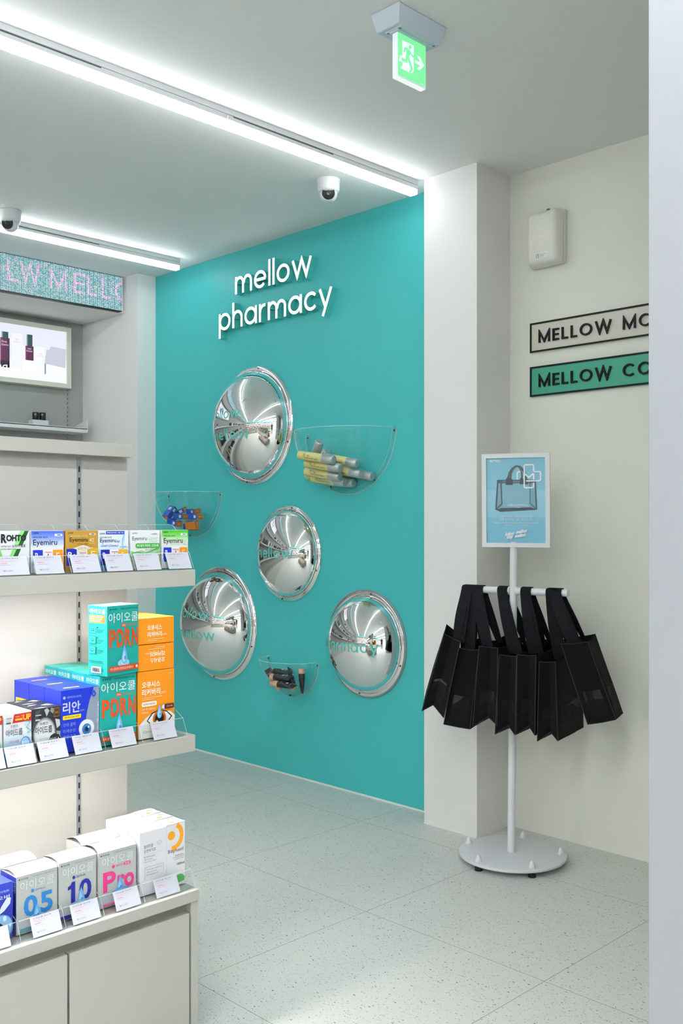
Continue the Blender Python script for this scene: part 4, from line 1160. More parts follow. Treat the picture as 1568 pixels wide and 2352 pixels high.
    fr = [('t', '안국약품', .80, .92, .95, .945, '#f6c27a'), ('t', '오큐시스', .10, .755, .60, .845, '#fdf3e2', .02), ('t', '리커버리', .10, .635, .60, .735, '#fdf3e2', .02), ('t', '점안액', .62, .64, .74, .67, '#fdf3e2'), ('r', .10, .60, .66, .608, '#f9d6a4'), ('r', .10, .575, .44, .583, '#f9d6a4'),
          ('rr', .09, .475, .50, .545, '#f3ead8', .04), ('t', '재생성분 PDRN 함유', .13, .495, .46, .525, '#5a4424', .004), ('t', '각막 결막 영양공급', .09, .42, .46, .45, '#fdf3e2', 0), ('t', '미세손상', .09, .375, .27, .405, '#fdf3e2'),
          ('p', [(0, 0), (1, 0), (1, .29), (.88, .355), (.66, .39), (.40, .375), (.2, .31), (0, .20)], '#e9e6e0'),
          ('p', [(.22, .26), (.36, .37), (.56, .405), (.78, .37), (.93, .28), (.80, .19), (.56, .15), (.36, .18)], '#23170f'), ('p', [(.25, .26), (.38, .355), (.56, .388), (.77, .355), (.89, .28), (.78, .205), (.56, .17), (.38, .195)], '#efece6'),
          ('e', .57, .275, .185, .118, '#d06a1c'), ('e', .57, .275, .14, .09, '#8a3c10'), ('e', .57, .275, .115, .074, '#14100e'), ('e', .50, .23, .03, .02, '#f4f4f4'), ('t', 'Ocusys', .12, .07, .5, .12, '#8d8f8c'),
          ('e', .68, .44, .05, .035, '#7fb0d8'), ('e', .68, .44, .042, .029, '#dfe9f2'), ('rr', .70, .405, .97, .475, '#5a1f1c', .03), ('t', '고순도 98%', .76, .425, .93, .455, '#f0d0c0', 0)] + drop(.56, .38, .17, False)
    edge = [('t', '오큐시스', .26, .52, .66, .72, '#fdf3e2', .02), ('t', '리커버리', .26, .26, .66, .47, '#fdf3e2', .02), ('t', '점안액', .67, .30, .78, .36, '#fdf3e2'), ('r', .26, .17, .72, .19, '#f9d6a4'), ('r', .26, .11, .52, .13, '#f9d6a4')]
    gp = 'orange cartons at the end of the middle shelf'
    o = carton('medicine_carton', 'orange carton with an eye picture standing at the right end of the middle shelf', 'box', gp, w, h, d, '#f2931c', fr, [('r', .2, .1, .8, .9, '#d9dcd6')] + [('r', .25, .2 + .06 * q, .75, .215 + .06 * q, '#3a3c3a') for q in range(10)], rough=.35)
    yo = (1.169 + 1.263) / 2 * K
    put(o, yo - w / 2, yo + w / 2, ZM, d)
    again(o, 'orange carton standing directly behind the one with the eye picture', (XF - d * 1.5 - .001, yo, ZM))
    l = carton('medicine_carton', 'orange carton lying upside down, lower of the two lying ones at the shelf end', 'box', gp, w, .0555, h, '#f2931c', [(c[0], c[1], 1 - c[2], 1 - c[3], 1 - c[4], 1 - c[5]) + tuple(c[6:]) if c[0] == 't' else ('r', 1 - c[3], 1 - c[4], 1 - c[1], 1 - c[2], c[5]) for c in edge], rough=.35)
    put(l, yo - w / 2 - .001, yo + w / 2 - .001, ZM + h + .001, h, rot=0)
    l2 = carton('medicine_carton', 'orange carton lying upright way up, topmost of the stack at the shelf end', 'box', gp, w, .0560, h, '#f2931c', edge, rough=.35)
    put(l2, yo - w / 2 - .001, yo + w / 2 - .001, ZM + h + .058, h)
mid_shelf()

# ---- counter
ZC = .3140
def counter():
    sil = '#b9bdba'
    w = .0860; h = .1125; d = .066
    gp = 'silver cartons on the counter'
    def base(num, col, sub, xs):
        f = [('g', 0, .02, 1, .30, '#c4c3cf', sil, 8), ('t', '● 현대약품', .05, .93, .28, .962, '#3a4a44', .008), ('t', '가르시클로옥시나트륨수화물 (인공)', .38, .93, .96, .962, '#7a8280', .002), ('t', '아이오쿨', .09, .745, .92, .90, '#dfe3e4', .0), ('e', .385, .705, .038, .030, col), ('t', sub, .45, .685, .70, .725, col, .004)]
        for ch, x0, x1 in xs: f.append(('t', ch, x0, .275, x1, .635, col, .03))
        return f
    f05 = base('05', '#2583cc', '점안액0.5%', (('0', .17, .51), ('5', .57, .88))) + drop(.50, .33, .26, False) + [('p', [(.28, .22), (.45, .28), (.62, .24), (.76, .30), (.66, .19), (.45, .16)], '#4f9ad8'), ('r', .08, .03, .60, .10, '#5a9aa0')]
    f10 = base('10', '#1b2398', '점안액1.0%', (('0', .53, .86),)) + [('p', [(.31, .275), (.42, .275), (.42, .635), (.335, .635), (.30, .585), (.225, .565), (.225, .505), (.31, .525)], '#1b2398')] + drop(.58, .36, .26, False) + [('s', arc(.56, .23, .24, 0, 360, 30, .06), .025, '#8fc0e0'), ('e', .56, .235, .17, .04, '#a9d0ea'), ('r', .02, .02, .98, .09, '#2a3090')]
    fpr = base('Pro', '#e83c8c', '점안액', (('P', .115, .45),)) + [('t', 'ro', .49, .275, .94, .525, '#e83c8c', .03), ('rr', .66, .675, .84, .735, '#e83c8c', .04), ('t', '프로', .69, .685, .81, .725, '#f6dcea', .01)] + drop(.56, .37, .24, False) + [('p', [(.30, .25), (.55, .31), (.82, .27), (.60, .19)], '#5fa4e0'), ('p', [(.35, .245), (.55, .285), (.78, .262), (.60, .21)], '#8fc4f0'), ('r', .10, .03, .60, .075, '#e86a9c')]
    tops = [('t', '아이오쿨', .25, .35, .75, .6, '#dfe2e4', 0)]
    o = carton('medicine_carton', 'silver carton with large blue number 05 at the front of the counter', 'box', gp, w, h, d, sil, f05, [('t', '아이오쿨', .55, .72, .95, .92, '#c9d2ea')], tops, flap=.007, sidecol='#2a3a9c', topcol='#c6c9c8')
    put(o, .891 * K, .979 * K, ZC, d)
    again(o, 'silver carton behind the one with number 05, only its top showing', (XF - d * 1.5 - .004, .927 * K, ZC + .001))
    o = carton('medicine_carton', 'silver carton with large dark blue number 10 on the counter', 'box', gp, .0835, h + .004, d, sil, f10, [], tops, flap=.006, sidecol='#c9ccca', topcol='#c6c9c8')
    put(o, .983 * K, 1.067 * K, ZC, d)
    o = carton('medicine_carton', 'silver carton with a large pink word on the counter', 'box', gp, .0900, h + .003, d, sil, fpr, [], tops, flap=.010, sidecol='#c9ccca', topcol='#c6c9c8')
    put(o, 1.0725 * K, 1.164 * K, ZC, d)
    again(o, 'silver carton directly behind the one with the pink word, mostly hidden', (XF - d * 1.5 - .004, 1.120 * K, ZC))
    o = carton('medicine_carton', 'dark blue carton with pale blue swirl cut by the left edge of the counter', 'box', 'dark blue cartons', .085, .108, .06, '#2432a8',
        [('g', 0, .5, 1, .99, '#2230a0', '#3346c8', 8), ('t', '오버', .62, .72, .92, .79, '#e3e8f6', .01), ('rr', .60, .83, .93, .89, '#3f54cc', .02), ('t', 'OVER', .62, .845, .91, .875, '#c9d2f0'), ('p', [(.66, .50), (.72, .60), (.86, .74), (.95, .72), (.93, .62), (.80, .52), (.68, .47)], '#dfe6f2'), ('e', .70, .22, .30, .24, '#5f9fd8'), ('e', .72, .24, .25, .20, '#8fc0e8'), ('e', .62, .20, .16, .13, '#121a34'), ('p', [(.4, .04), (.95, .10), (.9, .02), (.4, .0)], '#4a86c8'), ('e', .80, .38, .04, .05, '#dff0fa'), ('e', .93, .24, .025, .03, '#dff0fa')], topcol='#3a4fd0')
    put(o, .798 * K, .884 * K, ZC, .06)
    # wrapped bundles of a white cotton box and a bottle carton
    wA, wB, h, d = .0680, .0500, .1385, .0425
    first = None
    for i, lb in enumerate(('white bundle of cotton box and lotion carton with yellow rings, frontmost of three', 'white bundle of cotton box and lotion carton, second of three behind one another', 'white bundle of cotton box and lotion carton, farthest back of three')):
        if first is None:
            root = empty('carton_bundle', (0, 0, 0), lb, 'box', 'white wrapped bundles at the counter end')
            wt = '#e2e2e6'
            m = MB(); m.box(-d / 2, 0, 0, d / 2 + .001, wA, h - .002, ink(wt, .3), .0007)
            prnt(m, (d / 2 + .001, 0, 0), (0, 1, 0), (0, 0, 1), wA, h - .002, [('t', '블레파졸', .16, .735, .50, .79, '#4a4f54', .0), ('t', '순면부직포', .16, .665, .60, .72, '#4a4f54', 0), ('s', arc(.73, .775, .09, 0, 360, 20, .03), .008, '#9a9ea4', True), ('t', 'Blephasol', .68, .765, .78, .782, '#8a8e94'), ('r', .16, .64, .84, .643, '#b4b6bc'), ('t', 'BLEPHASOL', .16, .585, .58, .615, '#a0a4aa'), ('t', '100% Cotton', .16, .55, .46, .572, '#a0a4aa'), ('t', 'Non-woven fabric', .16, .515, .62, .538, '#a0a4aa'),
                ('s', [(.18, .25), (.18, .44), (.88, .44), (.88, .33)], .008, '#8d9096'), ('t', 'The soft pure cotton fabric', .23, .385, .84, .41, '#6a6e74'), ('t', 'relieves your skin', .23, .345, .62, .37, '#6a6e74'), ('t', 'Feel the tender, now', .23, .305, .68, .33, '#6a6e74')])
            prnt(m, (-d / 2, 0, 0), (1, 0, 0), (0, 0, 1), d, h, [('r', .2, .88, .45, .885, '#8a8e92')] + [('e', .22, .74 - q * .14, .10, .034, '#8fa89a') for q in range(4)] + [('r', .42, .75 - q * .14 - e * .02, .85, .756 - q * .14 - e * .02, '#a9adb2') for q in range(4) for e in range(3)])
            m.build('cotton_box', root)
            m = MB(); m.box(-d / 2, wA + .0005, 0, d / 2, wA + wB, h, ink('#e3e3e6', .35), .0007)
            pr = [('p', arc(.30, .80, .62, 60, -92, 22, .23) + arc(.30, .80, .42, -92, 60, 22, .155), '#f2a51e'), ('e', .28, .815, .19, .07, '#f2a51e'), ('t', 'Blephasol', .10, .525, .90, .60, '#2b2f36', .0), ('t', 'Micellar lotion', .48, .475, .92, .495, '#4a4e54'), ('t', 'for the daily hygiene', .36, .445, .92, .465, '#4a4e54'), ('t', 'of sensitive eyelids', .42, .415, .92, .435, '#4a4e54'), ('t', '100ml', .55, .325, .95, .365, '#2b2f36'), ('p', [(.5, .10)] + arc(.70, .10, .26, 180, 0, 14, .075) + [(.96, .06), (.5, .04)], '#4fae4c')]
            prnt(m, (d / 2, wA, 0), (0, 1, 0), (0, 0, 1), wB, h, pr)
            prnt(m, (d / 2, wA, h), (0, 1, 0), (-1, 0, 0), wB, d, [('r', .3, .12, .55, .35, '#f2a51e'), ('t', 'Théa 100ml', .2, .55, .85, .75, '#6a6e74')])
            m.build('lotion_carton', root)
            wr = MB(); wr.box(-d / 2 - .001, -.001, h * .985, d / 2, wA + wB + .0005, h * .985 + .004, thin_clear('shrink_film', (.97, .97, .98), 0, .05)); wr.build('shrink_wrap', root)
            first = root; o = root
        else:
            o = dup(first); o['label'] = lb
        o.location = (XF - d / 2 - i * (d + .004), 1.172 * K + i * .0005, ZC)
counter()

# ---- acrylic trays and price cards
def trays():
    card = mat('price_card', '#c6c9d2', 0.45)
    rows = [('top', ZT - .0035, .098, [(.845, .906, '5,000'), (.907, .983, '6,000'), (.985, 1.057, '6,000'), (1.059, 1.131, '6,000'), (1.133, 1.207, '6,000'), (1.209, 1.279, '6,000')],
             [(.832, .894), (.907, .967), (.986, 1.049), (1.063, 1.124), (1.134, 1.195), (1.214, 1.274)], ['the V-striped white carton', 'the blue and white carton', 'the gold carton', 'the pale blue carton', 'the carton with the green pill banner', 'the green and white carton'], GX),
            ('mid', ZM - .0035, .070, [(.790, .851, '6,000'), (.853, .910, '6,000'), (.911, .971, '6,500'), (.973, 1.060, '15,000'), (1.061, 1.149, '18,000'), (1.151, 1.262, '15,000')],
             [(.789, .846), (.849, .908), (.916, .976), (.991, 1.051), (1.075, 1.133), (1.176, 1.235)], ['the green and white UP carton', 'the blue and white UP carton', 'the dark ice-patterned carton', 'the royal blue carton', 'the teal carton', 'the orange carton'], GX),
            ('counter', ZC - .0032, .062, [(.785, .873, '8,000'), (.877, .967, '10,000'), (.969, 1.053, '12,000'), (1.056, 1.150, '15,000'), (1.153, 1.278, '15,000')],
             [(.797, .853), (.898, .959), (.983, 1.045), (1.081, 1.140), (1.179, 1.239)], ['the dark blue carton', 'the carton numbered 05', 'the carton numbered 10', 'the silver carton with pink word', 'the white wrapped bundles'], -1.740)]
    for rn, z, hd, slots, cards, who, xf in rows:
        for (y0, y1, price), (c0, c1), wn in zip(slots, cards, who):
            og = (xf, (y0 + y1) / 2, z)
            root = empty('acrylic_tray', og, 'clear acrylic tray with slanted lip holding ' + wn, 'acrylic tray', 'clear acrylic trays on the shelf unit')
            MB().box(xf - .215, y0, z + .0002, xf - .004, y1, z + .0022, ACRYL).build('base', root, og)
            lip = MB(); lip.add([(xf - .004, y0, z + .002), (xf - .004, y1, z + .002), (xf - .020, y1, z + .036), (xf - .020, y0, z + .036)], [(0, 1, 2, 3)], ACRYL)
            lip.add([(xf - .020, y0, z + .036), (xf - .020, y1, z + .036), (xf - .0208, y1, z + .0372), (xf - .0208, y0, z + .0372)], [(0, 1, 2, 3)], ACRYL_E)
            lip.build('front_lip', root, og)
            dv = MB(); yy = y1 + .0004
            prof = [(xf - .005, z + .003), (xf - .021, z + .036), (xf - .075, z + hd * .92), (xf - .085, z + hd), (xf - .21, z + hd), (xf - .21, z + .003)]
            dv.add([(x, yy, zz) for x, zz in prof], [list(range(len(prof)))], ACRYL)
            dv.tube([(x, yy, zz) for x, zz in prof[:5]], .0005, ACRYL_E, 6)
            dv.build('divider', root, og)
            # card
            m = MB(); wd = c1 - c0; hh = .0385; sl = math.atan2(.016, .034)
            V = Vector((-math.sin(sl), 0, math.cos(sl)))
            o = Vector((0, -wd / 2, 0)); Nn = Vector((0, 1, 0)).cross(V).normalized()
            a = [o, o + Vector((0, wd, 0)), o + Vector((0, wd, 0)) + V * hh, o + V * hh]
            m.prism(a, -Nn * .0005, card)
            ln = [('t', wn_t(wn), .10, .86, .10 + .62, .92, '#565c66', .004), ('r', .10, .77, .72, .784, '#dcb0bf'), ('r', .10, .71, .52, .724, '#dcb0bf'), ('r', .12, .61, .34, .632, '#cf6f8a'), ('r', .12, .52, .42, .538, '#dba8b8'), ('t', '₩' + price, .14, .17, .46, .27, '#9da3b0', .006)]
            prnt(m, o, (0, 1, 0), V, wd, hh, ln, .0003)
            ob = m.build('price_card', loc=(xf - .0030, (c0 + c1) / 2, z + .0028))
            tag(ob, 'white slanted price card in front of ' + wn, 'price card', 'price cards along the shelf edges')
def wn_t(w): return {'the V-striped white carton': '뉴브이로토 점안액', 'the gold carton': '아이미루40 골드', 'the teal carton': '아이오쿨 PDRN', 'the orange carton': '오큐시스 리커버리', 'the royal blue carton': '리안 점안액'}.get(w, '인공눈물 점안액')
trays()
# ------------------------------------------------------------------ tote bag stand
SP = Vector((-1.885, 2.665, 0))
BD = Vector((.984, .1775, 0)).normalized()
BE = Vector((-.1775, .984, 0)).normalized()
BZ = .8885
def bag_stand():
    og = tuple(SP)
    root = empty('display_stand', og, 'white metal floor stand with round base, crossbar and framed notice on top', 'display stand')
    def part(n, mb, p=root): return mb.build(n, p, og)
    b = MB(); b.lathe([(0, .028), (.172, .028), (.1755, .0265), (.176, .025), (.176, .020), (.1745, .018), (0, .018)], og, (0, 0, 1), mat('white_base_plate', '#d3d6d9', 0.35, noise=.03, nscale=9), 72)
    part('base_plate', b)
    for a in (-166, -98, -32, 36, 112):
        c = Vector(og) + Vector((math.cos(math.radians(a)) * .156, math.sin(math.radians(a)) * .156, 0))
        n = MB(); n.lathe([(.0098, .028), (.0098, .035), (.0085, .0365), (.0080, .040), (.0062, .0465), (.003, .050), (0, .051)], c, (0, 0, 1), WHITEM, 6 if 0 else 18)
        n.lathe([(.0112, .028), (.0112, .034), (.008, .0355)], c, (0, 0, 1), WHITEM, 6, smooth=False)
        part('cap_nut', n)
        f = MB(); f.lathe([(.0005, 0), (.013, 0), (.0115, .018), (0, .018)], c, (0, 0, 1), mat('black_rubber', '#151515', 0.7), 18)
        part('rubber_foot', f)
    lean = BD * .0045
    p = MB(); p.tube([SP - lean + Vector((0, 0, .028)), SP + lean + Vector((0, 0, 1.05))], .0125, WHITEM, 24); part('pole', p)
    c0 = SP + Vector((0, 0, BZ)) + lean * .6
    r = MB()
    r.tube([c0 - BD * .190, c0 - BD * .012], .0118, WHITEM, 20); r.tube([c0 + BD * .012, c0 + BD * .190], .0118, WHITEM, 20)
    for sg in (-1, 1):
        r.tube([c0 + BD * .010 * sg, c0 + BD * .016 * sg, c0 + BD * .021 * sg], [.0145, .0142, .0118], WHITEM, 20)
    for q in (.183,):
        r.lathe([(.003, .010), (.003, .015), (.0022, .0155), (.0022, .0175), (.003, .018), (.003, .021), (0, .0215)], c0 + BD * q, (0, 0, 1), WHITEM, 12)
    part('crossbar', r)
    # framed notice
    fd = Vector((.897, .4417, 0)).normalized(); up = Vector((-.006, -.003, 1)).normalized(); nn = fd.cross(up).normalized()
    cc = Vector((-1.8687, 2.660, 1.1865)); Wd, Hd = .222, .308
    def P(a, b_, k): return cc + fd * a + up * b_ + nn * k
    f = MB(); t = .0145
    def bar(a0, b0, a1, b1, k0, k1, m): f.prism([P(a0, b0, k0), P(a1, b0, k0), P(a1, b1, k0), P(a0, b1, k0)], nn * (k1 - k0), m)
    w2, h2 = Wd / 2, Hd / 2
    bar(-w2, -h2, w2, -h2 + t, -.009, .005, WHITEM); bar(-w2, h2 - t, w2, h2, -.009, .005, WHITEM)
    bar(-w2, -h2 + t, -w2 + t, h2 - t, -.009, .005, WHITEM); bar(w2 - t, -h2 + t, w2, h2 - t, -.009, .005, WHITEM)
    bar(-w2 + .002, -h2 + .002, w2 - .002, h2 - .002, -.012, -.002, WHITEM)
    fo = part('notice_frame', f)
    m = MB(); a0, b0 = -w2 + t, -h2 + t; PW, PH = Wd - 2 * t, Hd - 2 * t
    o = P(a0, b0, -.0015)
    def n(x, y): return ((x - 210) / 1115, 1 - (y - 182) / 1610)
    def ns(pts): return [n(*q) for q in pts]
    bl = '#7fb9cf'
    cm = [('g', 0, 0, 1, .30, '#74b6cf', '#7cbbd2', 4), ('g', 0, .30, 1, .62, '#8cc3d6', '#93c8d9', 5), ('g', 0, .62, 1, 1, '#84bfd3', '#7bb7cd', 6)]
    def T(s, x0, y0, x1, y1, col='#e9eef0', b_=0, sh=0):
        a, d_ = n(x0, y1), n(x1, y0); cm.append(('t', s, a[0], a[1], d_[0], d_[1], col, b_, sh))
    T('NOTICE !', 272, 212, 490, 256, '#e6ecee', .02)
    cm.append(('s', ns([(800, 605), (800, 470), (812, 452), (835, 445), (925, 445)]), .024, '#e3e9ec'))
    cm.append(('p', ns([(425, 600), (1140, 600), (1160, 1160), (470, 1200), (385, 1160)]), '#74a5b4'))
    cm.append(('p', ns([(520, 670), (1040, 670), (1035, 1135), (505, 1140)]), '#80b0bf'))
    dk = '#3d4551'; dk2 = '#4a515c'
    cm += [('p', ns([(420, 592), (1145, 598), (1140, 665), (415, 660)]), '#4c5965'), ('p', ns([(530, 615), (1040, 618), (1040, 650), (530, 650)]), '#62737f'),
           ('s', ns([(430, 600), (390, 1160)]), .026, dk2), ('s', ns([(1135, 600), (1155, 1160)]), .024, dk2), ('s', ns([(490, 640), (505, 1050), (395, 1155)]), .022, dk2), ('s', ns([(1040, 650), (1035, 1040), (1150, 1155)]), .014, dk2),
           ('p', ns([(385, 1160), (500, 1130), (1060, 1120), (1165, 1165), (475, 1202)]), dk)]
    hl = [(650, 640), (625, 560), (650, 470), (700, 390), (760, 345), (800, 338), (850, 350), (900, 405), (945, 490), (965, 570), (960, 640)]
    hl2 = [(690, 640), (672, 540), (690, 450), (725, 385), (775, 345), (810, 338), (845, 370), (875, 430), (888, 520), (885, 640)]
    cm += [('s', ns(hl), .030, '#4f4f46'), ('s', ns(hl2), .024, '#55564c')]
    for q in (((580, 590), (620, 540), (660, 560), (715, 600), (715, 695), (575, 690)), ((850, 590), (885, 530), (915, 590), (960, 560), (1000, 600), (1000, 690), (845, 680))): cm.append(('p', ns(q), dk))
    lg = '#e6ebee'
    cm += [('s', ns([(932, 500), (935, 340), (945, 322), (965, 316), (1085, 316), (1102, 324), (1110, 342), (1108, 430), (1118, 446), (1140, 450), (1215, 450), (1232, 460), (1238, 480), (1235, 595), (1226, 615), (1205, 622), (965, 622)]), .024, lg),
           ('s', ns([(932, 590), (930, 725), (940, 745), (962, 750), (1080, 750), (1098, 742), (1106, 722), (1108, 655)]), .024, lg),
           ('s', ns([(930, 610), (932, 500), (942, 490), (1020, 555), (1095, 490), (1108, 500), (1108, 600)]), .024, lg)]
    a = n(620, 1090); d_ = n(992, 1055)
    cm.append(('w', 'mellow pharmacy', a[0], a[1], d_[0], (d_[1] - a[1]) * .75, '#e9eef0'))
    T('seongsu', 755, 1110, 855, 1132, '#d5e2e6')
    T('쇼핑바구니로 편하게 쇼핑하세요.', 462, 1265, 1098, 1318, '#d3e6ec'); T('매장 안에서만 이용 가능합니다.', 470, 1322, 1085, 1372, '#d3e6ec')
    T('Please use our shopping baskets for your convenience.', 360, 1398, 1195, 1438, '#cfe3ea'); T('Available for in-store use only.', 545, 1440, 1005, 1478, '#cfe3ea')
    for i, (s, x0, y0, x1) in enumerate((('follow', 560, 1690, 745), ('mellow', 770, 1645, 985), ('stay', 590, 1740, 715), ('mellow', 750, 1720, 970))):
        ws, tw = word(s, .08)
        sc = (x1 - x0) / tw; dx = .28
        xh = 46
        for ch, sts in ws:
            for l in sts:
                cm.append(('s', ns([(x0 + a_ * sc * .92 + b_ * 14, y0 - 22 - b_ * xh - (a_ * sc) * .17) for a_, b_ in l]), .014, '#e3e6ec'))
    prnt(m, o, fd, up, PW, PH, cm, .0002)
    part('notice_poster', m, fo)
    g = MB(); g.add([P(a0, b0, .0016 + .004), P(-a0, b0, .0056), P(-a0, -b0, .0056), P(a0, -b0, .0056)], [(0, 1, 2, 3)], thin_clear('poster_cover', (.985, .99, .99), 0, .045)); 
    return root
bag_stand()

# ------------------------------------------------------------------ tote bags
FAB = mat('black_fabric', '#0b0b0d', 0.85, noise=.15, nscale=900, spec=.2)
STR = mat('black_webbing', '#0f1014', 0.8, noise=.2, nscale=1500, spec=.2)
PIPE = mat('dark_piping', '#2a262d', 0.8)
def mesh_fabric():
    m = bpy.data.materials.new('black_mesh_fabric'); m.use_nodes = True
    nt = m.node_tree; p = nt.nodes['Principled BSDF']; out = nt.nodes['Material Output']
    p.inputs['Base Color'].default_value = rgb('#17181a'); p.inputs['Roughness'].default_value = .8
    t = nt.nodes.new('ShaderNodeBsdfTransparent'); mx = nt.nodes.new('ShaderNodeMixShader')
    tc = nt.nodes.new('ShaderNodeTexCoord'); w1 = nt.nodes.new('ShaderNodeTexWave'); w1.inputs['Scale'].default_value = 120; w1.bands_direction = 'Z'
    w1.inputs['Distortion'].default_value = 2.0; w1.inputs['Detail Scale'].default_value = .3
    nt.links.new(tc.outputs['Object'], w1.inputs['Vector'])
    r = nt.nodes.new('ShaderNodeMapRange'); r.inputs['To Min'].default_value = .42; r.inputs['To Max'].default_value = .60
    nt.links.new(w1.outputs['Fac'], r.inputs['Value']); nt.links.new(r.outputs[0], mx.inputs[0])
    nt.links.new(p.outputs[0], mx.inputs[1]); nt.links.new(t.outputs[0], mx.inputs[2]); nt.links.new(mx.outputs[0], out.inputs[0])
    return m
MESHF = mesh_fabric()
random.seed(3)
def tote(label, q, notch, e, L, ts, rear=.012, spread=.05, window=True, att=(.12, .88)):
    TL, TR, BR, BL = [Vector(p) for p in q]
    e = Vector(e + (0,)).normalized()
    og = (TL + TR) / 2
    root = empty('tote_bag', tuple(og), label, 'tote bag', 'black mesh tote bags on the stand')
    u = (TR - TL)
    g = .022 if notch else .004
    TC = (TL + TR) / 2 + e * g * .8 + Vector((0, 0, -.004)); BC = (BL + BR) / 2 + e * g + Vector((0, 0, .026 if notch else -.002))
    up = Vector((0, 0, rear))
    def back(p, k, top): return p + e * L * k + (up * k if top else Vector((0, 0, .006 * k)))
    b = MB()
    rows = [0, .09, .10, .35, .60, .78, .795, .92, 1]
    def panel(tops, bots, win, bulge=0.0, nrm=None):
        """tops/bots: lists of points along the width; window cells use mesh fabric"""
        n = len(tops); vs = []
        for t in rows:
            for k in range(n):
                p = tops[k].lerp(bots[k], t)
                if bulge and 0 < k < n - 1:
                    p = p + nrm * bulge * math.sin(PI * t) * (1 + .3 * math.sin(k * 2.1 + t * 7))
                vs.append(p)
        for i in range(len(rows) - 1):
            for k in range(n - 1):
                m = FAB
                if win and rows[i] == .60 and 0 < k < n - 2: m = MESHF
                if win and rows[i] == .10 and k == n // 2 - 1 and win == 2: m = MESHF
                if win and 0 < k < n - 2 and rows[i] in (.795,): m = STR
                o = i * n + k
                b.add([vs[o], vs[o + 1], vs[o + n + 1], vs[o + n]], [(0, 1, 2, 3)], m)
    def ladder(a, c, fr, top): return [a.lerp(c, f) for f in fr]
    fr = [0, .16, .5, .84, 1]
    # front and rear gusset (folded towards the inside)
    gt = [TL, TL.lerp(TC, .35), TC, TC.lerp(TR, .65), TR]; gb = [BL, BL.lerp(BC, .35), BC, BC.lerp(BR, .65), BR]
    panel(gt, gb, 1 if window else 0)
    def bk(p, top): return back(p, 1, top)
    RTC = bk(TC, True) - e * 2 * g; RBC = bk(BC, False) - e * 2 * g
    panel([bk(TL, True), bk(TL, True).lerp(RTC, .35), RTC, RTC.lerp(bk(TR, True), .65), bk(TR, True)], [bk(BL, False), bk(BL, False).lerp(RBC, .35), RBC, RBC.lerp(bk(BR, False), .65), bk(BR, False)], 1 if window else 0)
    fs = [0, .12, .35, .65, .88, 1]
    for T0, B0_, sg in ((TL, BL, -1), (TR, BR, 1)):
        tops = [back(T0, f, True) + Vector((0, 0, -.006 * math.sin(PI * f))) for f in fs]
        bots = [back(B0_, f, False) + Vector((0, 0, .004 * math.sin(3 * PI * f))) for f in fs]
        panel(tops, bots, 1, .004, u.normalized() * sg)
    # folded floor of the bag
    for A, Bc in ((BL, BC), (BC, BR)):
        b.add([A, Bc, bk(Bc, False) - (e * 2 * g if Bc is BC else Vector((0, 0, 0))), bk(A, False) - (e * 2 * g if A is BC else Vector((0, 0, 0)))], [(0, 1, 2, 3)], FAB)
    body = b.build('bag_body', root, og)
    sol = body.modifiers.new('thickness', 'SOLIDIFY'); sol.thickness = .0012; sol.offset = 0
    pm = MB()
    for T0, B0_ in ((TL, BL), (TR, BR)):
        pm.tube([T0 - e * .0006, T0.lerp(B0_, .5) - e * .0015, B0_ - e * .0006], .0013, PIPE, 6)
    pm.tube([TL, TC, TR], .0012, PIPE, 6); pm.tube([BL, BC, BR], .0013, PIPE, 6)
    pm.build('piping', body, og)
    for si, T0 in enumerate((TL.lerp(TR, att[0]), TL.lerp(TR, att[1]))):
        t = ts[si]
        C = SP + Vector((0, 0, BZ)) + BD * t
        mid = back(T0, .5, True)
        A1 = back(T0, .5 - spread / L, True) + Vector((0, 0, -.012)); A2 = back(T0, .5 + spread / L, True) + Vector((0, 0, -.012))
        r = .0132 + .0016 * si + .0012 * (len(ts) > 2)
        path, wid = [], []
        def seg(a, d_, n, rev):
            for i in range(n):
                k = i / n
                k2 = k * k * (3 - 2 * k)
                p = a.lerp(d_, k); p = p + Vector((0, 0, 0)) - BE * (0 if rev else .006 * math.sin(PI * k))
                wa = (BD * .75 + e * .65 * (1 if not rev else -1)).normalized(); ww = wa.lerp(BD, k if not rev else k).normalized()
                path.append(p); wid.append((BD * (.55 + .45 * k) + e * (.45 * (1 - k)) * (1 if not rev else -1)).normalized() * (.0125 + .004 * min(1, k * 2)))
        top_f = C - BE * r; top_b = C + BE * r
        seg(A1, top_f + Vector((0, 0, -.004)), 7, False)
        for i in range(9):
            a = PI - PI * i / 8
            path.append(C + BE * math.cos(a) * r + Vector((0, 0, math.sin(a) * r))); wid.append(BD * .0165)
        m0 = len(path)
        tmpP, tmpW = path, wid
        path, wid = [], []
        seg(A2, top_b + Vector((0, 0, -.004)), 7, True)
        path = tmpP + path[::-1]; wid = tmpW + wid[::-1]
        s = MB(); n = len(path)
        s.add([p + w_ for p, w_ in zip(path, wid)] + [p - w_ for p, w_ in zip(path, wid)], [(i, i + 1, n + i + 1, n + i) for i in range(n - 1)], STR)
        so = s.build('strap', root, og)
        sm = so.modifiers.new('thickness', 'SOLIDIFY'); sm.thickness = .0016; sm.offset = 0
    return root
E0 = (-.1775, .984)
tote('black mesh tote bag tilted outwards, farthest left on the stand', [(-1.983, 2.431, .758), (-1.947, 2.468, .732), (-1.984, 2.430, .488), (-2.033, 2.380, .511)], True, (-.60, .80), .20, (-.165, -.158), .010, att=(.72, 1.0))
tote('black mesh tote bag with flat lower edge, second from the left on the stand', [(-1.969, 2.488, .708), (-1.923, 2.534, .702), (-1.943, 2.514, .446), (-2.003, 2.453, .462)], False, (-.30, .95), .18, (-.146, -.140), att=(.05, .40))
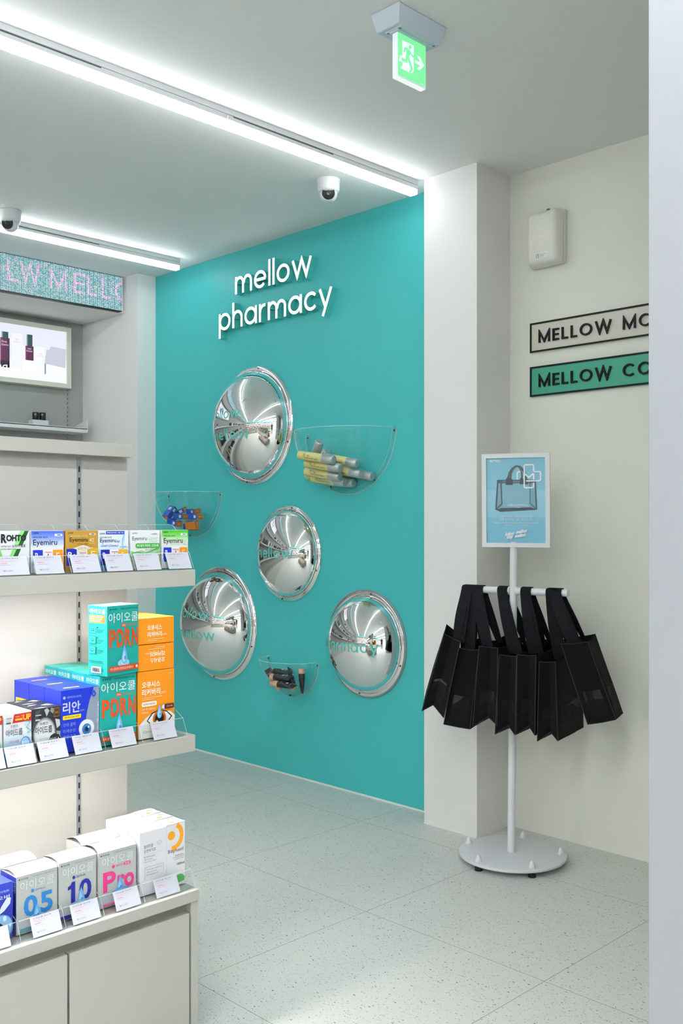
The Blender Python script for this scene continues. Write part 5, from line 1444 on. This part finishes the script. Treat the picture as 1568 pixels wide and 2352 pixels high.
tote('black mesh tote bag just left of the pole, under the third strap', [(-1.892, 2.494, .721), (-1.850, 2.536, .715), (-1.852, 2.535, .468), (-1.906, 2.480, .465)], True, (-.25, .97), .22, (-.126, -.118), att=(.0, .16))
tote('black mesh tote bag hanging directly in front of the pole', [(-1.847, 2.540, .693), (-1.808, 2.579, .688), (-1.812, 2.575, .438), (-1.856, 2.530, .440)], True, E0, .25, (-.033, -.029), .03, att=(.20, .55))
tote('black mesh tote bag hanging just right of the pole', [(-1.807, 2.580, .693), (-1.765, 2.623, .691), (-1.767, 2.620, .436), (-1.809, 2.578, .439)], True, E0, .25, (.050, .054), .028, att=(.30, .70))
tote('black mesh tote bag hanging lowest, at the right end of the crossbar', [(-1.757, 2.630, .671), (-1.721, 2.667, .671), (-1.716, 2.672, .418), (-1.762, 2.626, .418)], True, E0, .22, (.138, .144), .045, att=(.70, 1.0))
tote('black mesh tote bag swung outwards, farthest right on the stand', [(-1.681, 2.636, .734), (-1.623, 2.694, .741), (-1.560, 2.757, .497), (-1.622, 2.695, .482)], False, (-.25, .97), .085, (.150, .158), .016, spread=.03, att=(.38, .62))
# ------------------------------------------------------------------ rest of the store (seen in the dome mirrors)
def far_shelving(x0, x1, y, n, seed, label):
    og = ((x0 + x1) / 2, y, 0)
    root = empty('wall_shelving', og, label, 'shelving', 'lit wall shelving at the back of the store')
    k = MB(); k.box(x0, y - .02, 0, x1, y, 2.05, mat('bright_back_panel', '#dcdad4', .5)); k.build('back_panel', root, og)
    c = MB(); c.box(x0, y, 0, x1, y + .42, .55, CREAM); c.build('base_cabinet', root, og)
    fsc = MB(); fsc.box(x0, y, 2.05, x1, y + .10, 2.25, mat('teal_fascia', '#5fc4bf', .4, emit=(.12, .5, .48), estr=.6)); fsc.build('fascia', root, og)  # lit look put into the fascia as a glow, no lamp inside
    for i in range(n):
        z = .85 + i * .30
        s = MB(); s.box(x0, y, z - .03, x1, y + .34, z, CREAM); so = s.build('shelf', root, og)
        MB().box(x0 + .02, y + .24, z - .036, x1 - .02, y + .26, z - .0302, STRIPM2).build('light_strip', so, og)
    rnd = random.Random(seed)
    st = MB()
    cols = ['#d94f4f', '#e8e6e0', '#e0b040', '#3f78c4', '#2b2d33', '#e6e9ea', '#6fb06a', '#c97fb0', '#e08a3c', '#4fb3ab', '#f0f0ee', '#8f5ab0']
    for i in range(-1, n):
        z = .55 if i < 0 else .85 + i * .30
        x = x0 + .05
        while x < x1 - .12:
            wd = rnd.uniform(.05, .12); h = rnd.uniform(.09, .22)
            st.box(x, y + .12, z + .001, x + wd * .9, y + .28, z + h, ink(rnd.choice(cols)))
            x += wd + (.04 if rnd.random() < .2 else 0)
    o = st.build('packed_products', org=og); tag(o, 'rows of many colourful small packages on the far lit shelving seen only in mirrors', 'packages', None, 'stuff')
far_shelving(-4.2, -1.9, -4.25, 4, 1, 'lit wall shelving at the back of the store, part behind the shelf unit')
far_shelving(-1.8, 0.6, -4.25, 4, 2, 'lit wall shelving at the back of the store, middle part')
far_shelving(.7, 3.2, -4.25, 4, 3, 'lit wall shelving at the back of the store, part farthest from the display')

def niche_goods():
    for z, lb in ((1.18, 'white metal wall shelf behind the shelf unit, upper of the hidden ones'), (.78, 'white metal wall shelf behind the shelf unit, lower of the hidden ones')):
        wall_shelf(z, -3.9, 2.70, lb, -4.50)
    rnd = random.Random(5)
    st = MB()
    for z in (1.1805, .7805, 1.6175):
        y = -3.5
        top = 2.65 if z < 1.5 else 1.2
        while y < top:
            wd = rnd.uniform(.04, .10)
            if rnd.random() < .75: st.box(-4.75, y, z, -4.66, y + wd * .8, z + rnd.uniform(.06, .2), ink(rnd.choice(['#1a1b20', '#e6e6e6', '#5b2a3a', '#2a3a34', '#c9b080', '#d8d8dc', '#33343a'])))
            y += wd + .02
    o = st.build('packed_cosmetics'); tag(o, 'rows of dark and white cosmetic packs on the side wall shelves seen in mirrors', 'packages', None, 'stuff')
    c = MB(); c.box(-4.794, -3.9, 0, -4.42, 2.75, .42, CREAM); o = c.build('low_cabinet', org=(-4.6, -.5, 0)); tag(o, 'low cream cabinet along the grey side wall behind the shelf unit', 'cabinet')
    # goods farther along the shelf unit, outside the picture but mirrored
    st = MB()
    for z in (1.0095, .6465, .311):
        y = GY0 + .03
        while y < .70:
            wd = rnd.uniform(.05, .09)
            st.box(XF - .06, y, z + .003, XF, y + wd * .93, z + rnd.uniform(.08, .14), ink(rnd.choice(['#3f78c4', '#e4e6e6', '#d9a03c', '#2f8f86', '#d95a6a', '#7fb87a', '#e8e8ea', '#2b3a8a'])))
            y += wd
    for z in (1.0095, .6465, .311):
        y = GY0 + .03
        while y < 1.2:
            wd = rnd.uniform(.05, .09)
            st.box(PX - .26, y, z + .003, PX - .18, y + wd * .93, z + rnd.uniform(.08, .14), ink(rnd.choice(['#d9c43c', '#e4e6e6', '#c77fc0', '#2f8f86', '#d95a6a', '#e8e8ea'])))
            y += wd
    o = st.build('packed_medicines'); tag(o, 'further medicine packs along the shelf unit and its far side seen in mirrors', 'packages', None, 'stuff')
niche_goods()

def air_conditioner():
    og = (.0, -2.6, H)
    root = empty('air_conditioner', og, 'white square ceiling cassette air conditioner with dark grille in the store behind the camera', 'air conditioner')
    b = MB(); b.box(-.42, -3.02, H - .035, .42, -2.18, H - .0005, WHITE, .006); b.build('panel', root, og)
    g = MB()
    for i in range(12): g.box(-.24, -2.84 + i * .04, H - .038, .24, -2.815 + i * .04, H - .0348, mat('grille_grey', '#6d7072', .6))
    g.build('grille', root, og)
air_conditioner()

def person():
    """person in dark clothes holding a camera, standing behind the viewpoint; appears small in the mirrors"""
    fx, fy = -.7098, .7044
    rx, ry = .7044, .7098
    ox, oy = -.42 * fx, -.42 * fy
    def W(r, f, z): return (ox + r * rx + f * fx, oy + r * ry + f * fy, z)
    og = (ox, oy, 0)
    J = {'pel': (0, 0, .93, .13), 'wst': (0, .0, 1.08, .115), 'chs': (0, .01, 1.28, .14), 'nkb': (0, .0, 1.43, .075), 'nk': (0, .02, 1.50, .052), 'hd1': (0, .03, 1.58, .075), 'hd2': (0, .03, 1.66, .085), 'hd3': (0, .02, 1.74, .055)}
    Ed = [('pel', 'wst'), ('wst', 'chs'), ('chs', 'nkb'), ('nkb', 'nk'), ('nk', 'hd1'), ('hd1', 'hd2'), ('hd2', 'hd3')]
    for s, n in ((-1, 'l'), (1, 'r')):
        J.update({n + 'sh': (.18 * s, 0, 1.40, .06), n + 'el': (.24 * s, .05, 1.16, .042), n + 'wr': (.07 * s, .27, 1.12, .028), n + 'pm': (.045 * s, .31, 1.115, .032),
                  n + 'hp': (.10 * s, 0, .87, .095), n + 'kn': (.11 * s, .02, .49, .058), n + 'an': (.11 * s, -.01, .09, .040), n + 'ft': (.115 * s, .02, .035, .036), n + 'to': (.125 * s, .15, .028, .030)})
        Ed += [('nkb', n + 'sh'), (n + 'sh', n + 'el'), (n + 'el', n + 'wr'), (n + 'wr', n + 'pm'), ('pel', n + 'hp'), (n + 'hp', n + 'kn'), (n + 'kn', n + 'an'), (n + 'an', n + 'ft'), (n + 'ft', n + 'to')]
        for q in range(4):
            a, b_ = n + 'f%da' % q, n + 'f%db' % q
            J[a] = (.030 * s - .006 * q * s, .345, 1.130 - .016 * q, .0095); J[b_] = (.010 * s, .36 - .004 * q, 1.128 - .016 * q, .008)
            Ed += [(n + 'pm', a), (a, b_)]
        J[n + 'th'] = (.018 * s, .29, 1.085, .0095); Ed.append((n + 'pm', n + 'th'))
    names = list(J)
    me = bpy.data.meshes.new('person_body')
    me.from_pydata([Vector(W(*J[k][:3])) - Vector(og) for k in names], [(names.index(a), names.index(b_)) for a, b_ in Ed], [])
    body = bpy.data.objects.new('person', me); COL.objects.link(body); body.location = og
    tag(body, 'person in dark clothes holding a camera in the aisle, small in the mirrors', 'person')
    sk = body.modifiers.new('skin', 'SKIN'); sk.use_smooth_shade = True
    for i, k in enumerate(names):
        r = J[k][3]; me.skin_vertices[0].data[i].radius = (r, r); me.skin_vertices[0].data[i].use_root = (k == 'pel')
    ss = body.modifiers.new('smooth', 'SUBSURF'); ss.levels = 1; ss.render_levels = 2
    sm = bpy.data.materials.new('dark_clothes_and_skin'); sm.use_nodes = True
    nt = sm.node_tree; p = nt.nodes['Principled BSDF']; tc = nt.nodes.new('ShaderNodeTexCoord'); sx = nt.nodes.new('ShaderNodeSeparateXYZ')
    nt.links.new(tc.outputs['Object'], sx.inputs[0])
    cr = nt.nodes.new('ShaderNodeValToRGB'); cr.color_ramp.interpolation = 'CONSTANT'
    mr = nt.nodes.new('ShaderNodeMapRange'); mr.inputs['From Max'].default_value = 1.9; nt.links.new(sx.outputs['Z'], mr.inputs['Value']); nt.links.new(mr.outputs[0], cr.inputs[0])
    e = cr.color_ramp.elements
    e[0].position = 0; e[0].color = rgb('#1a1b1f'); e[1].position = .05; e[1].color = rgb('#1b2436')
    for pos, c in ((.49, '#16181d'), (.775, '#c99f86')):
        el = e.new(pos); el.color = rgb(c)
    nt.links.new(cr.outputs[0], p.inputs['Base Color']); p.inputs['Roughness'].default_value = .8
    me.materials.append(sm)
    h = MB()
    prof = [(.100 * math.sin(t * PI / 16), .085 - .0 + .100 * math.cos(t * PI / 16)) for t in range(0, 9)]
    h.lathe(prof[::1], W(0, -.012, 1.60), (0, 0, 1), mat('dark_hair', '#141210', .6), 24)
    h.build('hair', body, og)
    f = MB()
    for s in (-1, 1):
        f.lathe([(.010, -.004), (.007, .004), (0, .006)], W(.032 * s, .113, 1.655), (fx, fy, 0), mat('eye_dark', '#1a1512', .3), 10)
        f.tube([W(.083 * s, .02, 1.625), W(.092 * s, .015, 1.65), W(.088 * s, .01, 1.675)], [.008, .011, .008], mat('skin', '#c99f86', .6), 8)
    f.tube([W(0, .115, 1.655), W(0, .135, 1.620), W(0, .118, 1.612)], [.007, .012, .008], mat('skin', '#c99f86', .6), 8)
    f.tube([W(-.022, .108, 1.585), W(0, .115, 1.583), W(.022, .108, 1.585)], [.003, .005, .003], mat('lips', '#9c5f55', .6), 8)
    f.build('face', body, og)
    c = MB()
    def bx(r0, f0, z0, r1, f1, z1):
        pts = [Vector(W(r0, f0, z0)), Vector(W(r1, f0, z0)), Vector(W(r1, f0, z1)), Vector(W(r0, f0, z1))]
        c.prism(pts, Vector((fx, fy, 0)) * (f1 - f0), BLACK)
    bx(-.06, .335, 1.075, .06, .375, 1.150); bx(-.025, .335, 1.15, .025, .365, 1.168)
    c.lathe([(.0, .0), (.033, 0), (.033, .030), (.028, .031), (.024, .026), (0, .025)], W(0, .375, 1.108), (fx, fy, 0), BLACK, 24)
    o = c.build('photo_camera', org=W(0, .36, 1.075)); tag(o, 'black photo camera held by the person standing in the aisle', 'camera')
person()
